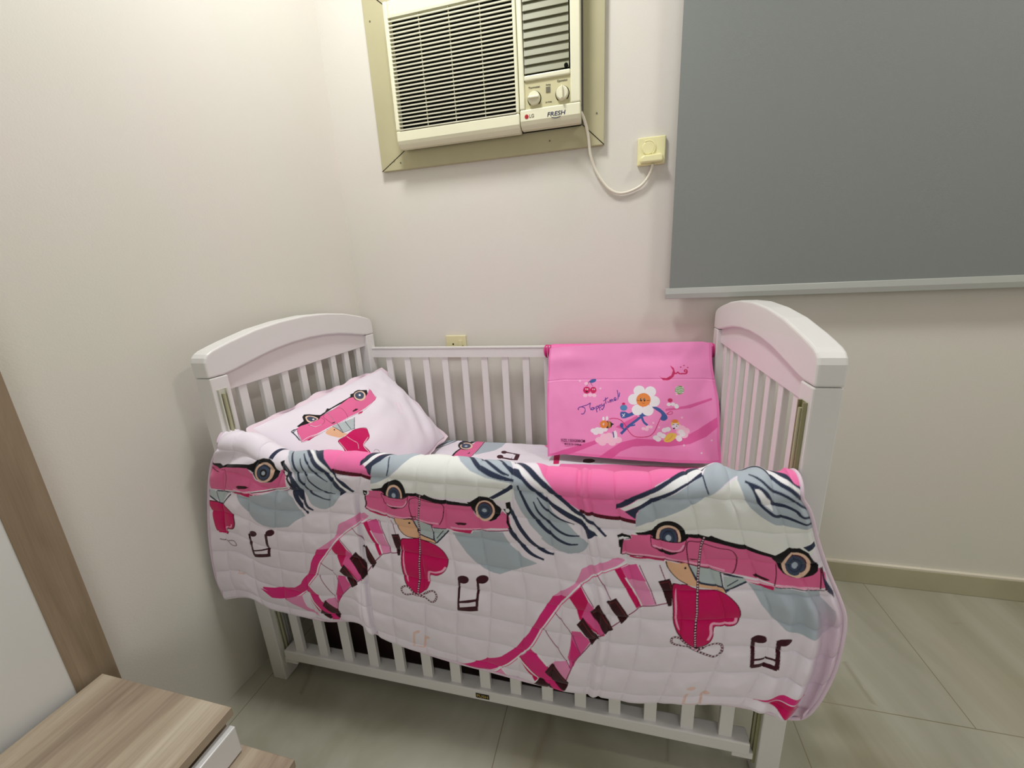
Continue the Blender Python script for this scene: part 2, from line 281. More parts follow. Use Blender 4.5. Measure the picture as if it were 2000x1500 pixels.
DUVET_ART = [
('BC','C','p','PK',0,0,[4077,196,4461,633,4625,853,5030,1210,5194,1223,5380,1246,5603,1280,5615,1187,5854,887,6282,738,6473,561,6647,127]),
('AB','B','p','PK',0,0,[1088,364,1785,889,1910,984,2244,1005,2447,1044,2465,915,2576,705,2554,315]),
('C','C','l','DR',0.00952,1,[5012,1219,5193,1230,5380,1253,5602,1293]),
('B','B','l','DR',0.00952,1,[1874,967,2068,982,2244,997,2446,1035]),
('C','C','p','PK',0,0,[6855,489,7315,612,7221,922,7199,1021,7083,872,6972,710,6824,640]),
('C','C','p','G',0,0,[5586,1354,5595,1267,5611,1203,5651,1136,5836,1039,6048,959,6321,830,6368,752,6474,614,6782,477,6894,611,6791,717,6367,995,6212,1073,5763,1292,5713,1295]),
('C','C','p','W',0,0,[5594,1358,5698,1310,5767,1290,6211,1073,6367,994,6634,843,6667,917,6702,1009,6755,1124,6876,1255,7076,1311,7206,1380,7214,1532,6988,1759,6745,1740,5855,1576,5512,1485,5577,1417]),
('C','C','p','N',0,0,[5426,1079,5604,979,5851,897,5998,840,6166,738,6294,695,6313,737,6260,761,6051,852,5884,929,5657,1016,5472,1114,5409,1141]),
('C','C','p','WH',0,0,[5452,1130,5682,1008,5878,933,6109,822,6296,740,6331,779,6213,851,6020,933,5852,991,5675,1076,5497,1157]),
('C','C','p','N',0,0,[5496,1165,5675,1076,5852,985,6020,933,6212,857,6324,789,6326,830,6265,855,6101,926,5941,999,5751,1083,5648,1136,5611,1188,5594,1253,5546,1212]),
('C','C','l','N',0.0026,1,[6326,819,6344,905,6372,975]),
('C','C','l','N',0.0052,1,[6327,774,6357,731,6399,709,6454,699]),
('C','C','p','WH',0,0,[6322,688,6364,672,6430,690,6480,703,6440,715,6376,718,6330,759]),
('C','C','p','G',0,0,[6498,724,6688,672,6641,850,6664,910,6701,985,6719,1087,6774,1177,6882,1271,6967,1294,7068,1321,7202,1368,7209,1232,7216,1096,7230,983,7115,892,7017,817,6928,727,6814,655,6699,609,6644,618]),
('C','C','l','N',0.01105,1,[6814,655,6940,691,7037,758,7099,834,7133,894,7188,930,7231,989]),
('C','C','l','WH',0.01008,1,[6709,686,6791,669,6904,706,6995,794,7090,871,7120,899,7170,947,7227,1028]),
('C','C','l','N',0.00715,1,[6663,712,6718,721,6796,717,6890,749,6981,840,7118,921,7171,977,7216,1069]),
('C','C','l','N',0.00455,1,[6752,801,6830,854,6923,908,7025,940,7132,1000,7168,1084,7194,1154]),
('C','C','l','N',0.0078,1,[6708,857,6776,891,6880,940,6947,1015,7035,1054,7100,1107,7119,1169,7189,1244]),
('C','C','l','N',0.0078,1,[6736,873,6797,958,6862,1086,6902,1152,6989,1186,7088,1249,7187,1313]),
('C','C','p','WH',0,1,[6780,917,6822,915,6880,958,6919,992,6904,1081,6880,1039,6821,968]),
('B','B','p','G',0,0,[2451,1121,2438,1026,2455,904,2619,774,2653,649,2787,563,2985,520,3040,622,3018,743,2822,907,2647,1014,2545,1090]),
('B','B','p','W',0,0,[2453,1140,2545,1085,2648,1023,2824,915,3019,731,3039,634,3137,529,3343,509,3476,647,3559,765,3690,851,3862,902,4085,934,4271,939,4302,990,4251,1178,3632,1216,2946,1217,2628,1208,2454,1233]),
('B','B','p','N',0,0,[2267,854,2298,795,2385,699,2496,627,2628,621,2533,685,2431,769,2368,845,2306,877,2272,896]),
('B','B','p','WH',0,0,[2307,880,2367,846,2431,769,2530,679,2635,632,2604,703,2508,774,2441,845,2352,904]),
('B','B','p','N',0,0,[2350,910,2429,852,2511,779,2590,704,2642,644,2723,618,2674,671,2632,736,2551,845,2461,898,2447,956,2429,991,2403,970,2379,925]),
('B','B','l','N',0.0026,1,[2636,773,2673,893,2659,985]),
('B','B','p','G',0,0,[3466,625,3552,731,3621,804,3762,881,3960,927,4241,952,4290,969,4297,1135,4366,1302,4450,1458,4572,1608,4726,1721,4860,1781,4940,1761,5031,1698,5070,1617,5023,1571,4926,1453,4717,1252,4630,1015,4290,842,4186,678,4068,607,3873,619,3594,601]),
('AB','B','l','N',0.01105,1,[4096,592,4205,631,4363,757,4569,891,4802,1032,4999,1242,5154,1361,5270,1486]),
('AB','B','l','WH',0.00616,1,[4074,628,4186,678,4382,843,4603,959,4837,1171,5022,1306,5215,1505]),
('AB','B','p','N',0,0,[4343,828,4387,876,4573,995,4727,1131,4942,1264,5011,1308,5095,1415,5184,1489,5070,1544,5053,1454,4994,1376,4882,1314,4720,1196,4539,1027,4391,918,4265,877,4117,776]),
('B','B','l','N',0.0052,1,[3899,639,4028,690,4148,772,4253,839]),
('B','B','l','N',0.0065,1,[3745,638,3874,720,3998,805,4140,871,4236,890]),
('B','B','l','N',0.0104,1,[3597,641,3707,715,3844,825,3986,883,4115,910,4295,931]),
('AB','B','l','N',0.0091,1,[4345,963,4382,1071,4440,1222,4525,1380,4619,1500,4722,1586,4848,1640,4959,1635]),
('AB','B','l','N',0.0065,1,[4510,1141,4560,1274,4650,1396,4756,1487,4863,1530,4990,1523]),
('AB','B','l','N',0.00585,1,[4559,1083,4627,1216,4725,1298,4823,1357,4942,1398]),
('AB','B','p','G2',0,1,[4561,1618,4654,1633,4768,1663,4956,1641,5024,1592,4963,1697,4859,1777,4753,1761,4643,1710]),
('B','B','p','N',0,0,[3990,1154,4259,966,4290,974,4281,1011,4039,1174]),
('AB','B','p','G',0,0,[3522,1704,3758,1690,3779,1657,4130,1613,4191,1788,4319,1917,4472,1963,4231,2101,4024,2206,3894,2199,3770,2114,3667,1975,3594,1847,3550,1772]),
('C','C','p','G',0,0,[6492,2056,6678,2118,6706,2073,7063,2070,7052,2143,7134,2288,7124,2355,7087,2486,7034,2560,6937,2603,6834,2601,6727,2571,6617,2465,6549,2296,6529,2185]),
('AB','B','l','N',0.01105,1,[4220,1204,4246,1320,4298,1455,4373,1592,4471,1726,4574,1798,4671,1825]),
('AB','B','l','N',0.01105,1,[4183,1398,4209,1537,4254,1661,4332,1778,4424,1857,4553,1903]),
('BC','C','p','WV',0,0,[3528,3724,3703,3633,4037,3410,4187,3239,4328,2958,4439,2650,4579,2370,4840,2181,4944,1955,5309,1772,5371,1789,5269,1889,5091,1988,4912,2145,4738,2344,4594,2566,4474,2811,4348,3159,4217,3374,4039,3597,3872,3730,3701,3760,3527,3758]),
('BC','C','p','WVL',0,0,[4579,2370,4843,2157,4956,1941,5349,1755,5416,1796,5269,1889,5091,1988,4912,2145,4738,2344]),
('BC','C','p','HT',0,0,[4215,3370,4347,3170,4434,3264,4566,3408,4530,3486,4799,3567,4754,3771,4640,3772,4488,3609,4434,3679]),
('BC','C','p','WV',0,0,[4347,3170,4565,3396,4799,3567,4745,3760,4647,3758,4487,3597,4359,3482,4255,3356]),
('BC','C','p','WVL',0,0,[3827,3780,4018,3627,4177,3781,4065,3802]),
('BC','C','p','HT',0,0,[4748,2342,4898,2176,4947,2353,5085,2657,5119,2777,5045,2800,4905,2621,4857,2618,4807,2467]),
('BC','C','p','WV2',0,0,[4875,2577,4947,2353,4997,2441,5118,2752,5064,2796,4963,2658]),
('BC','C','p','WV2',0,0,[4779,2801,4874,2781,4976,2915,4902,3082,4853,3190,4811,3356,4787,3542,4751,3473,4794,3288,4764,3183,4779,3001]),
('BC','C','p','WV',0,0,[4786,3206,4784,2919,4892,3084,4836,3307]),
('BC','C','p','WVL',0,0,[4542,3402,4655,3290,4751,3255,4816,3355,4786,3526,4679,3459,4610,3357]),
('BC','C','p','WVL',0,0,[5355,1879,5522,1823,5573,2069,5614,2299,5479,2340,5399,2084]),
('BC','C','p','HT',0,0,[5283,1893,5356,1874,5479,2340,5420,2385]),
('BC','C','p','WV2',0,0,[5355,1879,5522,1823,5574,2025,5403,2017]),
('BC','C','l','WH',0.00504,1,[3531,3787,3877,3750,4043,3608,4221,3377,4353,3162,4479,2827,4599,2582,4742,2347,4904,2161,5098,1996,5282,1891,5423,1829]),
('BC','C','l','WV2',0.00202,1,[3540,3797,3886,3760,4052,3618,4230,3386,4361,3170,4487,2835,4607,2590,4748,2355,4910,2169,5105,2004,5288,1900,5429,1838]),
('BC','C','l','LN',0.00202,0,[4358,3149,4574,3409]),
('BC','C','l','LN',0.00202,0,[4475,2837,4808,3328]),
('BC','C','l','LN',0.00202,0,[4595,2591,4749,2781,4893,3098]),
('BC','C','l','LN',0.00202,0,[4901,2158,4997,2429]),
('BC','C','l','LN',0.00202,0,[5095,1993,5184,2291]),
('BC','C','l','LN',0.00202,0,[5548,1833,5587,2046,5619,2299]),
('BC','C','l','LN',0.00202,0,[5748,1827,5765,2008]),
('BC','C','l','WH',0.00448,1,[4217,3374,4426,3575,4471,3624]),
('BC','C','l','WH',0.00448,1,[4368,3152,4561,3383]),
('BC','C','l','WH',0.00336,1,[4039,3630,4164,3777]),
('BC','C','l','WH',0.00336,1,[5379,1997,5475,2341,5429,2388]),
('BC','C','l','LN',0.00246,0,[4776,3529,4845,3206,4978,2941,5082,2785,5186,2637,5345,2465,5479,2346,5727,2283]),
('BC','C','p','KY',0,0,[4537,3485,4608,3331,4808,3552,4805,3634,4774,3734,4638,3610]),
('BC','C','p','KY',0,0,[4420,3742,4496,3592,4647,3723,4609,3773]),
('BC','C','p','KY',0,0,[4827,2694,4889,2580,5067,2848,4997,2950,4893,2777]),
('BC','C','p','KY',0,0,[4956,2504,5051,2393,5197,2679,5123,2764,5047,2640]),
('BC','C','p','KY',0,0,[5132,2330,5240,2259,5344,2501,5270,2592,5182,2430]),
('BC','C','p','KY',0,0,[5693,2020,5810,2000,5818,2085,5764,2317,5729,2321,5708,2107]),
('BC','C','l','K2',0.00157,0,[4569,3500,4619,3398,4778,3560]),
('BC','C','l','K2',0.00157,0,[4860,2694,4886,2637,5020,2852]),
('BC','C','l','K2',0.00157,0,[4982,2530,5043,2456,5169,2678]),
('BC','C','l','K2',0.00157,0,[5158,2343,5228,2302,5317,2505]),
('BC','C','l','K2',0.00157,0,[5707,2047,5794,2035,5798,2118]),
('BC','C','p','BK',0,0,[5570,1430,5665,1418,5740,1401,5778,1355,5849,1314,5941,1308,6007,1344,6045,1403,6058,1445,6114,1451,6223,1474,6270,1489,6296,1474,6329,1496,6407,1534,6518,1568,6681,1617,6838,1660,6831,1744,6661,1713,6507,1628,6225,1537,6037,1545,5720,1506,5594,1450]),
('BC','C','p','CP',0,0,[5523,1454,5721,1447,5762,1489,5817,1519,5943,1538,6028,1524,6084,1483,6227,1528,6507,1628,6777,1690,6831,1695,6830,1794,6848,1854,6914,1911,6991,1909,7060,1887,7130,1801,7174,1901,7147,2022,7132,2038,7089,2042,6944,2024,6720,2035,6576,2002,6467,1970,6325,1934,6018,1818,5805,1771,5652,1716,5489,1704,5394,1708,5438,1536,5505,1514,5530,1483]),
('AB','B','p','CP2',0,0,[3508,1662,3644,1652,3770,1644,3741,1698,3640,1690,3546,1680]),
('C','C','p','CP2',0,0,[6484,2041,6580,2067,6708,2065,6689,2119,6626,2105,6535,2066]),
('A','A','p','BK',0,0,[-7,1265,53,1294,161,1274,228,1295,286,1248,614,1101,656,1055,705,1095,691,1204,604,1189,236,1336,172,1373,8,1326]),
('A','A','p','CP',0,0,[30,1331,190,1359,234,1326,610,1179,685,1256,760,1318,848,1307,969,1238,1045,1135,1073,979,1131,959,1251,1280,1122,1334,951,1427,724,1577,525,1694,283,1744,212,1726,59,1740,-9,1652,-28,1476]),
('A','A','p','CP2',0,0,[431,1728,757,1556,768,1581,734,1618,526,1725]),
('A','A','l','WH',0.00336,1,[293,1731,613,1632,864,1450,1033,1352,1242,1280]),
('A','A','l','BK',0.00202,1,[303,1744,613,1645,865,1465,1035,1368,1281,1291]),
('A','A','l','DR',0.00168,1,[223,1372,282,1366,315,1443,326,1567,301,1698]),
('A','A','l','DR',0.00224,1,[19,1385,94,1400,198,1409]),
('A','A','p','KY',0,0,[500,1592,535,1556,647,1499,684,1508,643,1555,539,1612]),
('C','C','l','PL',0.00392,1,[5403,1694,5490,1695,5650,1695,5812,1737,6022,1797,6165,1847,6331,1911]),
('C','C','l','DR',0.00246,1,[5393,1712,5487,1714,5646,1717,5807,1763,6018,1818,6132,1863,6290,1934,6377,1962]),
('C','C','l','CP2',0.00504,1,[5471,1727,5549,1739,5657,1729,5731,1754,5803,1780]),
('B','B','l','PL',0.00392,1,[2408,1519,2475,1547,2571,1560,2653,1584,2788,1598,2909,1600,3043,1578,3206,1590,3366,1602]),
('B','B','l','DR',0.0028,1,[2405,1537,2474,1572,2571,1585,2652,1613,2773,1633,2908,1616,3029,1595,3139,1611,3300,1628]),
('B','B','l','CP2',0.00448,1,[2460,1575,2557,1600,2638,1620,2732,1637]),
('AB','B','l','PL',0.00448,0,[3511,1634,3645,1638,3803,1625,3957,1625,4204,1581]),
('AB','B','l','BK',0.00179,0,[3771,1639,3957,1630,4211,1584]),
('C','C','l','PL',0.00448,1,[6478,2018,6586,2042,6710,2057,6808,2043,6916,2038,7068,2056]),
('C','C','l','BK',0.00179,1,[6712,2072,6802,2063,6911,2057,7063,2070,7111,2069]),
('C','C','l','DR',0.00224,1,[7147,1818,7132,1900,7076,2057]),
('C','C','l','DR',0.00336,1,[7161,1824,7145,1936,7130,2050,7117,2067]),
('C','C','l','DR',0.00168,1,[6791,1785,6758,1924,6710,2057]),
('C','C','l','DR',0.00202,1,[6025,1814,6035,1698,6048,1596,6078,1529,6162,1550,6331,1626,6433,1651,6464,1700,6468,1775,6432,1877,6401,1934,6380,1950]),
('B','B','l','DR',0.00202,1,[3029,1587,2999,1485,2983,1403,2992,1324,3032,1287,3112,1289,3245,1303,3376,1309,3421,1330,3433,1387,3423,1513,3378,1615]),
('C','C','l','DR',0.00168,1,[5724,1455,5715,1539,5727,1590,5798,1633,5890,1661,5967,1658,6018,1621,6061,1512]),
('B','B','l','DR',0.00168,1,[2610,1280,2624,1345,2668,1436,2743,1471,2879,1461,2933,1425,2962,1359,2976,1254]),
('C','C','l','PL',0.0028,1,[5724,1569,5800,1621,5911,1648,5977,1637,6025,1578]),
('B','B','l','PL',0.0028,1,[2682,1442,2743,1455,2879,1445,2926,1419,2959,1344]),
('BC','C','p','DR',0,0,[6041,1746,6079,1759,6131,1778,6117,1786,6063,1776]),
('B','B','p','KY',0,0,[3566,1559,3624,1548,3705,1545,3713,1561,3684,1580,3602,1583]),
('C','C','p','KY',0,0,[6556,1961,6587,1952,6680,1986,6693,1999,6651,2011,6577,1989]),
('C','C','p','BK',0,0,[5381,1473,5431,1456,5525,1466,5521,1500,5471,1516,5394,1510]),
('C','C','p','WH',0,0,[5392,1497,5475,1491,5515,1492,5465,1512,5410,1517]),
('C','C','p','BK',0,0,[5392,1522,5447,1522,5421,1606,5397,1712,5381,1705,5398,1625,5383,1609]),
('B','B','p','BK',0,0,[2353,1259,2421,1257,2419,1319,2392,1350]),
('B','B','l','WH',0.00336,1,[2375,1301,2404,1313]),
('B','B','l','BK',0.00336,1,[2366,1284,2394,1402,2418,1466,2405,1537]),
('C','C','p','BK',0,1,[6060,1487,6047,1540,6023,1590,5991,1633,5952,1666,5910,1686,5868,1693,5828,1685,5794,1663,5766,1629,5748,1585,5740,1534,5742,1480,5754,1427,5776,1377,5807,1334,5845,1302,5887,1282,5929,1276,5969,1285,6005,1307,6033,1340,6053,1383,6062,1433]),
('C','C','p','BG',0,1,[6011,1490,6001,1530,5983,1567,5959,1599,5930,1623,5899,1638,5868,1643,5838,1637,5812,1621,5791,1595,5777,1563,5771,1525,5773,1485,5782,1445,5799,1408,5822,1376,5850,1352,5880,1337,5912,1333,5942,1339,5969,1355,5990,1380,6005,1412,6012,1450]),
('C','C','p','DR',0,1,[5988,1489,5980,1521,5966,1551,5948,1577,5926,1596,5902,1608,5877,1612,5854,1607,5835,1594,5819,1574,5808,1548,5804,1517,5805,1485,5812,1453,5825,1423,5843,1398,5865,1379,5888,1367,5913,1363,5936,1368,5956,1381,5973,1401,5984,1427,5989,1457]),
('C','C','p','HB',0,1,[5977,1489,5970,1519,5957,1547,5940,1570,5919,1589,5897,1600,5875,1604,5853,1599,5835,1587,5820,1568,5810,1543,5806,1515,5807,1485,5814,1455,5826,1427,5843,1404,5863,1386,5885,1375,5907,1371,5929,1376,5948,1388,5963,1407,5974,1431,5978,1459]),
('C','C','p','H3',0,1,[5951,1488,5946,1509,5937,1528,5926,1544,5912,1557,5896,1565,5881,1567,5866,1564,5853,1556,5843,1543,5836,1526,5833,1506,5834,1485,5839,1465,5847,1446,5859,1429,5872,1417,5888,1409,5903,1407,5918,1410,5931,1418,5941,1431,5949,1448,5952,1468]),
('C','C','p','HB',0,1,[5940,1488,5937,1504,5930,1519,5920,1532,5909,1541,5896,1547,5884,1549,5872,1547,5861,1540,5853,1530,5847,1517,5844,1502,5845,1486,5849,1470,5855,1455,5865,1442,5876,1433,5888,1427,5901,1425,5913,1427,5924,1434,5932,1444,5938,1457,5941,1472]),
('C','C','p','HC',0,1,[5920,1487,5918,1497,5914,1505,5909,1513,5902,1518,5895,1522,5888,1523,5881,1521,5875,1518,5870,1512,5866,1504,5865,1495,5865,1486,5867,1477,5871,1468,5877,1461,5883,1455,5890,1452,5898,1451,5905,1452,5911,1456,5916,1462,5919,1469,5921,1478]),
('B','B','p','BK',0,1,[2948,1241,2946,1301,2932,1356,2908,1405,2877,1444,2840,1472,2801,1486,2761,1486,2725,1470,2692,1439,2667,1396,2650,1343,2642,1284,2641,1221,2651,1160,2671,1104,2701,1060,2738,1031,2779,1018,2820,1023,2859,1043,2893,1079,2919,1127,2938,1182]),
('B','B','p','BG',0,1,[2900,1260,2899,1304,2888,1346,2871,1383,2848,1412,2820,1433,2791,1444,2761,1443,2733,1431,2709,1408,2690,1376,2677,1336,2671,1292,2672,1246,2679,1201,2694,1160,2715,1128,2742,1106,2772,1096,2803,1099,2832,1114,2857,1140,2878,1175,2893,1216]),
('B','B','p','DR',0,1,[2878,1263,2877,1299,2869,1332,2856,1362,2838,1386,2817,1402,2795,1410,2772,1409,2750,1399,2732,1381,2717,1355,2707,1323,2702,1288,2702,1251,2708,1215,2719,1183,2735,1157,2756,1140,2778,1132,2802,1134,2824,1146,2844,1167,2861,1195,2872,1228]),
('B','B','p','HB',0,1,[2868,1264,2867,1298,2860,1329,2847,1357,2831,1379,2811,1395,2790,1402,2769,1401,2749,1392,2732,1374,2718,1350,2709,1320,2704,1287,2705,1253,2710,1219,2720,1190,2735,1166,2754,1150,2775,1142,2797,1144,2818,1156,2836,1175,2852,1201,2863,1231]),
('B','B','p','H3',0,1,[2842,1268,2842,1291,2837,1313,2829,1332,2817,1347,2804,1358,2790,1363,2775,1363,2761,1356,2749,1344,2740,1327,2733,1306,2730,1284,2730,1260,2734,1237,2741,1217,2751,1201,2764,1190,2779,1184,2793,1186,2808,1193,2821,1206,2831,1224,2839,1245]),
('B','B','p','HB',0,1,[2832,1269,2832,1287,2828,1304,2821,1319,2812,1331,2801,1340,2789,1344,2777,1343,2766,1338,2756,1329,2748,1316,2743,1300,2740,1282,2740,1264,2744,1246,2750,1230,2758,1218,2769,1209,2781,1205,2793,1206,2804,1212,2815,1222,2823,1235,2829,1251]),
('B','B','p','HC',0,1,[2813,1272,2812,1282,2810,1292,2807,1301,2801,1308,2795,1313,2788,1315,2781,1315,2775,1312,2769,1306,2764,1299,2761,1290,2760,1279,2760,1269,2762,1259,2765,1250,2770,1242,2776,1237,2783,1235,2790,1236,2797,1239,2803,1245,2808,1252,2811,1262]),
('C','C','p','CP',0,0,[5717,1480,5817,1516,5944,1536,6034,1524,6078,1487,6059,1545,6012,1621,5968,1654,5891,1657,5799,1630,5735,1582]),
('B','B','p','CP',0,0,[2607,1289,2678,1320,2775,1322,2897,1309,2943,1275,2976,1250,2969,1342,2933,1422,2879,1453,2743,1463,2671,1432,2631,1361]),
('C','C','l','BK',0.00246,1,[5725,1472,5761,1497,5823,1519,5943,1538,6021,1528,6084,1483]),
('B','B','l','BK',0.00246,1,[2613,1271,2678,1316,2775,1322,2897,1311,2944,1283,2982,1241]),
('C','C','l','DR',0.00168,1,[5724,1455,5715,1539,5727,1590,5798,1633,5890,1661,5967,1658,6018,1621,6061,1512]),
('B','B','l','DR',0.00168,1,[2610,1280,2624,1345,2668,1436,2743,1471,2879,1461,2933,1425,2962,1359,2976,1254]),
('C','C','l','PL',0.00314,1,[5737,1569,5801,1615,5912,1644,5979,1629,6027,1570]),
('B','B','l','PL',0.00314,1,[2682,1438,2743,1454,2879,1443,2926,1415,2955,1340]),
('B','B','p','BK',0,0,[3759,1248,3821,1196,3885,1151,3978,1148,4039,1185,4080,1252,4116,1276,4136,1308,4111,1395,4059,1458,3997,1491,3907,1472,3829,1433,3788,1367,3765,1298,3721,1252]),
('B','B','p','BG',0,1,[4053,1337,4048,1375,4035,1412,4015,1445,3990,1471,3961,1490,3931,1499,3901,1498,3874,1487,3851,1467,3834,1439,3824,1404,3821,1367,3827,1328,3839,1290,3858,1257,3882,1230,3911,1211,3941,1202,3971,1204,3999,1216,4022,1237,4040,1266,4051,1300]),
('B','B','p','DR',0,1,[4029,1333,4025,1365,4014,1395,3998,1421,3979,1443,3956,1458,3932,1465,3908,1464,3886,1455,3868,1439,3854,1416,3846,1388,3844,1357,3848,1325,3858,1295,3873,1267,3893,1245,3915,1230,3940,1223,3963,1225,3986,1234,4005,1251,4019,1275,4027,1303]),
('B','B','p','HB',0,1,[4018,1345,4013,1375,4004,1403,3989,1428,3970,1448,3949,1463,3927,1469,3904,1469,3884,1460,3867,1444,3854,1423,3847,1396,3845,1367,3849,1338,3858,1309,3873,1283,3891,1263,3912,1249,3934,1242,3957,1243,3977,1252,3995,1268,4008,1290,4016,1317]),
('B','B','p','H3',0,1,[3992,1349,3989,1369,3982,1389,3972,1406,3958,1420,3943,1430,3927,1434,3911,1434,3897,1428,3885,1417,3875,1402,3870,1384,3869,1365,3871,1344,3878,1324,3889,1307,3902,1293,3917,1283,3933,1278,3949,1279,3963,1285,3976,1296,3985,1311,3991,1329]),
('B','B','p','HB',0,1,[3980,1350,3977,1366,3972,1381,3963,1395,3953,1405,3941,1413,3928,1417,3915,1416,3904,1412,3894,1404,3886,1392,3882,1378,3881,1363,3883,1347,3889,1332,3897,1319,3907,1308,3920,1300,3932,1296,3945,1297,3957,1302,3967,1310,3974,1321,3979,1335]),
('B','B','p','HC',0,1,[3957,1353,3956,1362,3953,1370,3948,1377,3942,1383,3935,1387,3928,1389,3921,1389,3914,1387,3908,1382,3904,1376,3901,1369,3901,1361,3902,1352,3905,1344,3910,1336,3916,1331,3923,1326,3930,1324,3938,1325,3944,1327,3950,1331,3954,1338,3957,1345]),
('C','C','p','BK',0,0,[6789,1667,6874,1607,6933,1561,7033,1550,7093,1613,7115,1720,7142,1782,7117,1846,7063,1890,6974,1925,6885,1919,6829,1884,6801,1816,6799,1750,6771,1696]),
('C','C','p','BG',0,1,[6837,1792,6877,1699,6935,1631,7006,1604,7063,1643,7083,1729,7055,1817,6997,1896,6959,1923,6887,1911,6842,1873]),
('C','C','p','DR',0,1,[7046,1759,7035,1790,7020,1820,7000,1845,6978,1866,6955,1880,6931,1887,6909,1887,6891,1878,6877,1862,6869,1838,6867,1809,6872,1776,6883,1741,6899,1708,6919,1678,6942,1655,6965,1640,6989,1634,7010,1637,7028,1650,7041,1670,7049,1696,7051,1727]),
('C','C','p','HB',0,1,[7034,1768,7024,1799,7009,1828,6990,1853,6969,1873,6947,1887,6924,1894,6903,1893,6886,1885,6873,1870,6865,1847,6864,1819,6868,1787,6879,1753,6894,1721,6913,1692,6935,1670,6958,1655,6980,1649,7000,1652,7017,1664,7030,1683,7037,1708,7038,1737]),
('C','C','p','H3',0,1,[7010,1768,7003,1790,6992,1810,6980,1828,6965,1842,6949,1852,6933,1856,6919,1856,6906,1850,6897,1839,6892,1823,6891,1803,6894,1781,6901,1759,6912,1736,6925,1717,6941,1702,6956,1691,6972,1687,6986,1689,6998,1697,7007,1710,7012,1727,7013,1747]),
('C','C','p','HB',0,1,[6998,1770,6992,1788,6984,1804,6973,1818,6961,1830,6949,1838,6936,1842,6924,1841,6914,1836,6907,1827,6902,1815,6901,1799,6904,1781,6910,1763,6918,1745,6929,1730,6941,1718,6954,1709,6967,1706,6978,1707,6988,1713,6995,1723,6999,1737,7000,1753]),
('C','C','p','HC',0,1,[6976,1772,6973,1782,6968,1792,6962,1800,6955,1807,6948,1811,6941,1813,6934,1813,6929,1810,6925,1805,6922,1798,6922,1789,6923,1779,6926,1769,6931,1759,6937,1750,6944,1743,6951,1739,6958,1737,6965,1737,6970,1741,6974,1746,6977,1754,6977,1763]),
('A','A','p','BK',0,0,[638,1118,678,994,800,919,902,893,974,915,1018,967,1062,988,1062,1092,1008,1209,888,1282,774,1297,701,1245,646,1175]),
('A','A','p','BG',0,1,[981,1027,988,1076,986,1127,974,1175,953,1217,925,1252,892,1277,856,1293,821,1296,789,1288,762,1268,740,1237,725,1197,717,1151,718,1102,729,1053,748,1007,788,974,828,954,867,942,903,940,935,947,960,963,973,987]),
('A','A','p','H3',0,1,[935,1055,941,1093,941,1133,934,1171,920,1204,901,1231,878,1251,852,1262,827,1263,803,1255,783,1237,766,1212,754,1180,747,1143,747,1105,754,1067,767,1032,785,1002,817,984,847,974,873,973,894,980,907,993,923,1020]),
('A','A','p','HB',0,1,[921,1065,927,1097,926,1130,920,1162,908,1190,892,1213,873,1230,852,1239,830,1241,810,1234,793,1220,778,1198,768,1172,763,1141,763,1109,768,1077,779,1048,795,1023,813,1004,837,995,859,993,878,999,896,1014,911,1037]),
('A','A','p','BK',0,1,[890,1085,893,1104,893,1124,889,1143,883,1161,873,1175,862,1185,849,1191,837,1192,824,1188,813,1179,804,1166,798,1150,795,1131,795,1112,798,1093,805,1075,814,1060,826,1049,838,1043,851,1042,864,1046,875,1055,884,1068]),
('A','A','p','HC',0,1,[869,1102,871,1112,870,1123,869,1133,865,1142,860,1150,854,1156,847,1159,841,1159,834,1157,828,1152,823,1145,820,1136,818,1126,818,1116,820,1106,824,1096,828,1088,834,1082,841,1079,848,1079,855,1081,861,1086,865,1093]),
('AB','B','p','BK',0,0,[4184,1209,4239,1187,4248,1271,4233,1356,4206,1401,4213,1482,4242,1559,4212,1564,4183,1487,4185,1363,4152,1299,4194,1300]),
('AB','B','p','WH',0,1,[4226,1316,4225,1324,4222,1332,4218,1339,4212,1345,4206,1349,4200,1351,4194,1350,4188,1348,4184,1344,4180,1338,4178,1331,4178,1323,4179,1315,4181,1307,4186,1300,4191,1294,4197,1290,4203,1288,4209,1288,4215,1290,4220,1295,4223,1301,4225,1308]),
('A','A','p','N',0,0,[874,893,922,716,1003,622,1026,635,972,729,938,891]),
('C','C','p','N',0,0,[7062,1544,7171,1511,7170,1568,7097,1597]),
('C','C','p','N',0,0,[7152,1877,7151,1939,7173,2106,7164,2169,7129,2086,7134,1970]),
('A','A','p','G',0,0,[1028,700,1027,604,1125,565,1291,597,1858,974,1975,1201,2047,1372,2050,1428,1966,1588,1868,1646,1734,1607,1605,1474,1461,1293,1315,1038,1246,910,1154,832]),
('A','A','l','N',0.01105,1,[1282,589,1380,606,1590,780,1778,907,1858,974,1957,1088,2082,1205,2228,1328]),
('A','A','l','N',0.0091,1,[1148,579,1368,715,1607,892,1767,978,1866,1082,2005,1223,2091,1369]),
('A','A','l','N',0.0065,1,[1031,618,1234,832,1342,970,1446,1159,1596,1342,1729,1422,1912,1507]),
('A','A','l','N',0.0052,1,[1378,855,1440,951,1563,1129,1717,1277,1861,1371,1977,1382]),
('A','A','l','N',0.0052,1,[1390,796,1520,916,1654,1009,1841,1154]),
('A','A','l','N',0.0078,1,[1106,884,1214,960,1289,1102,1356,1232,1453,1406,1552,1565,1680,1675]),
('A','A','l','N',0.0078,1,[1307,1280,1362,1339,1409,1462,1488,1602,1606,1740]),
('A','A','l','WH',0.00616,1,[1217,585,1447,737,1656,875,1813,954,1909,1066,2150,1329]),
('A','A','p','N',0,0,[1828,1072,2005,1223,2133,1342,2054,1411,2025,1317,1935,1228]),
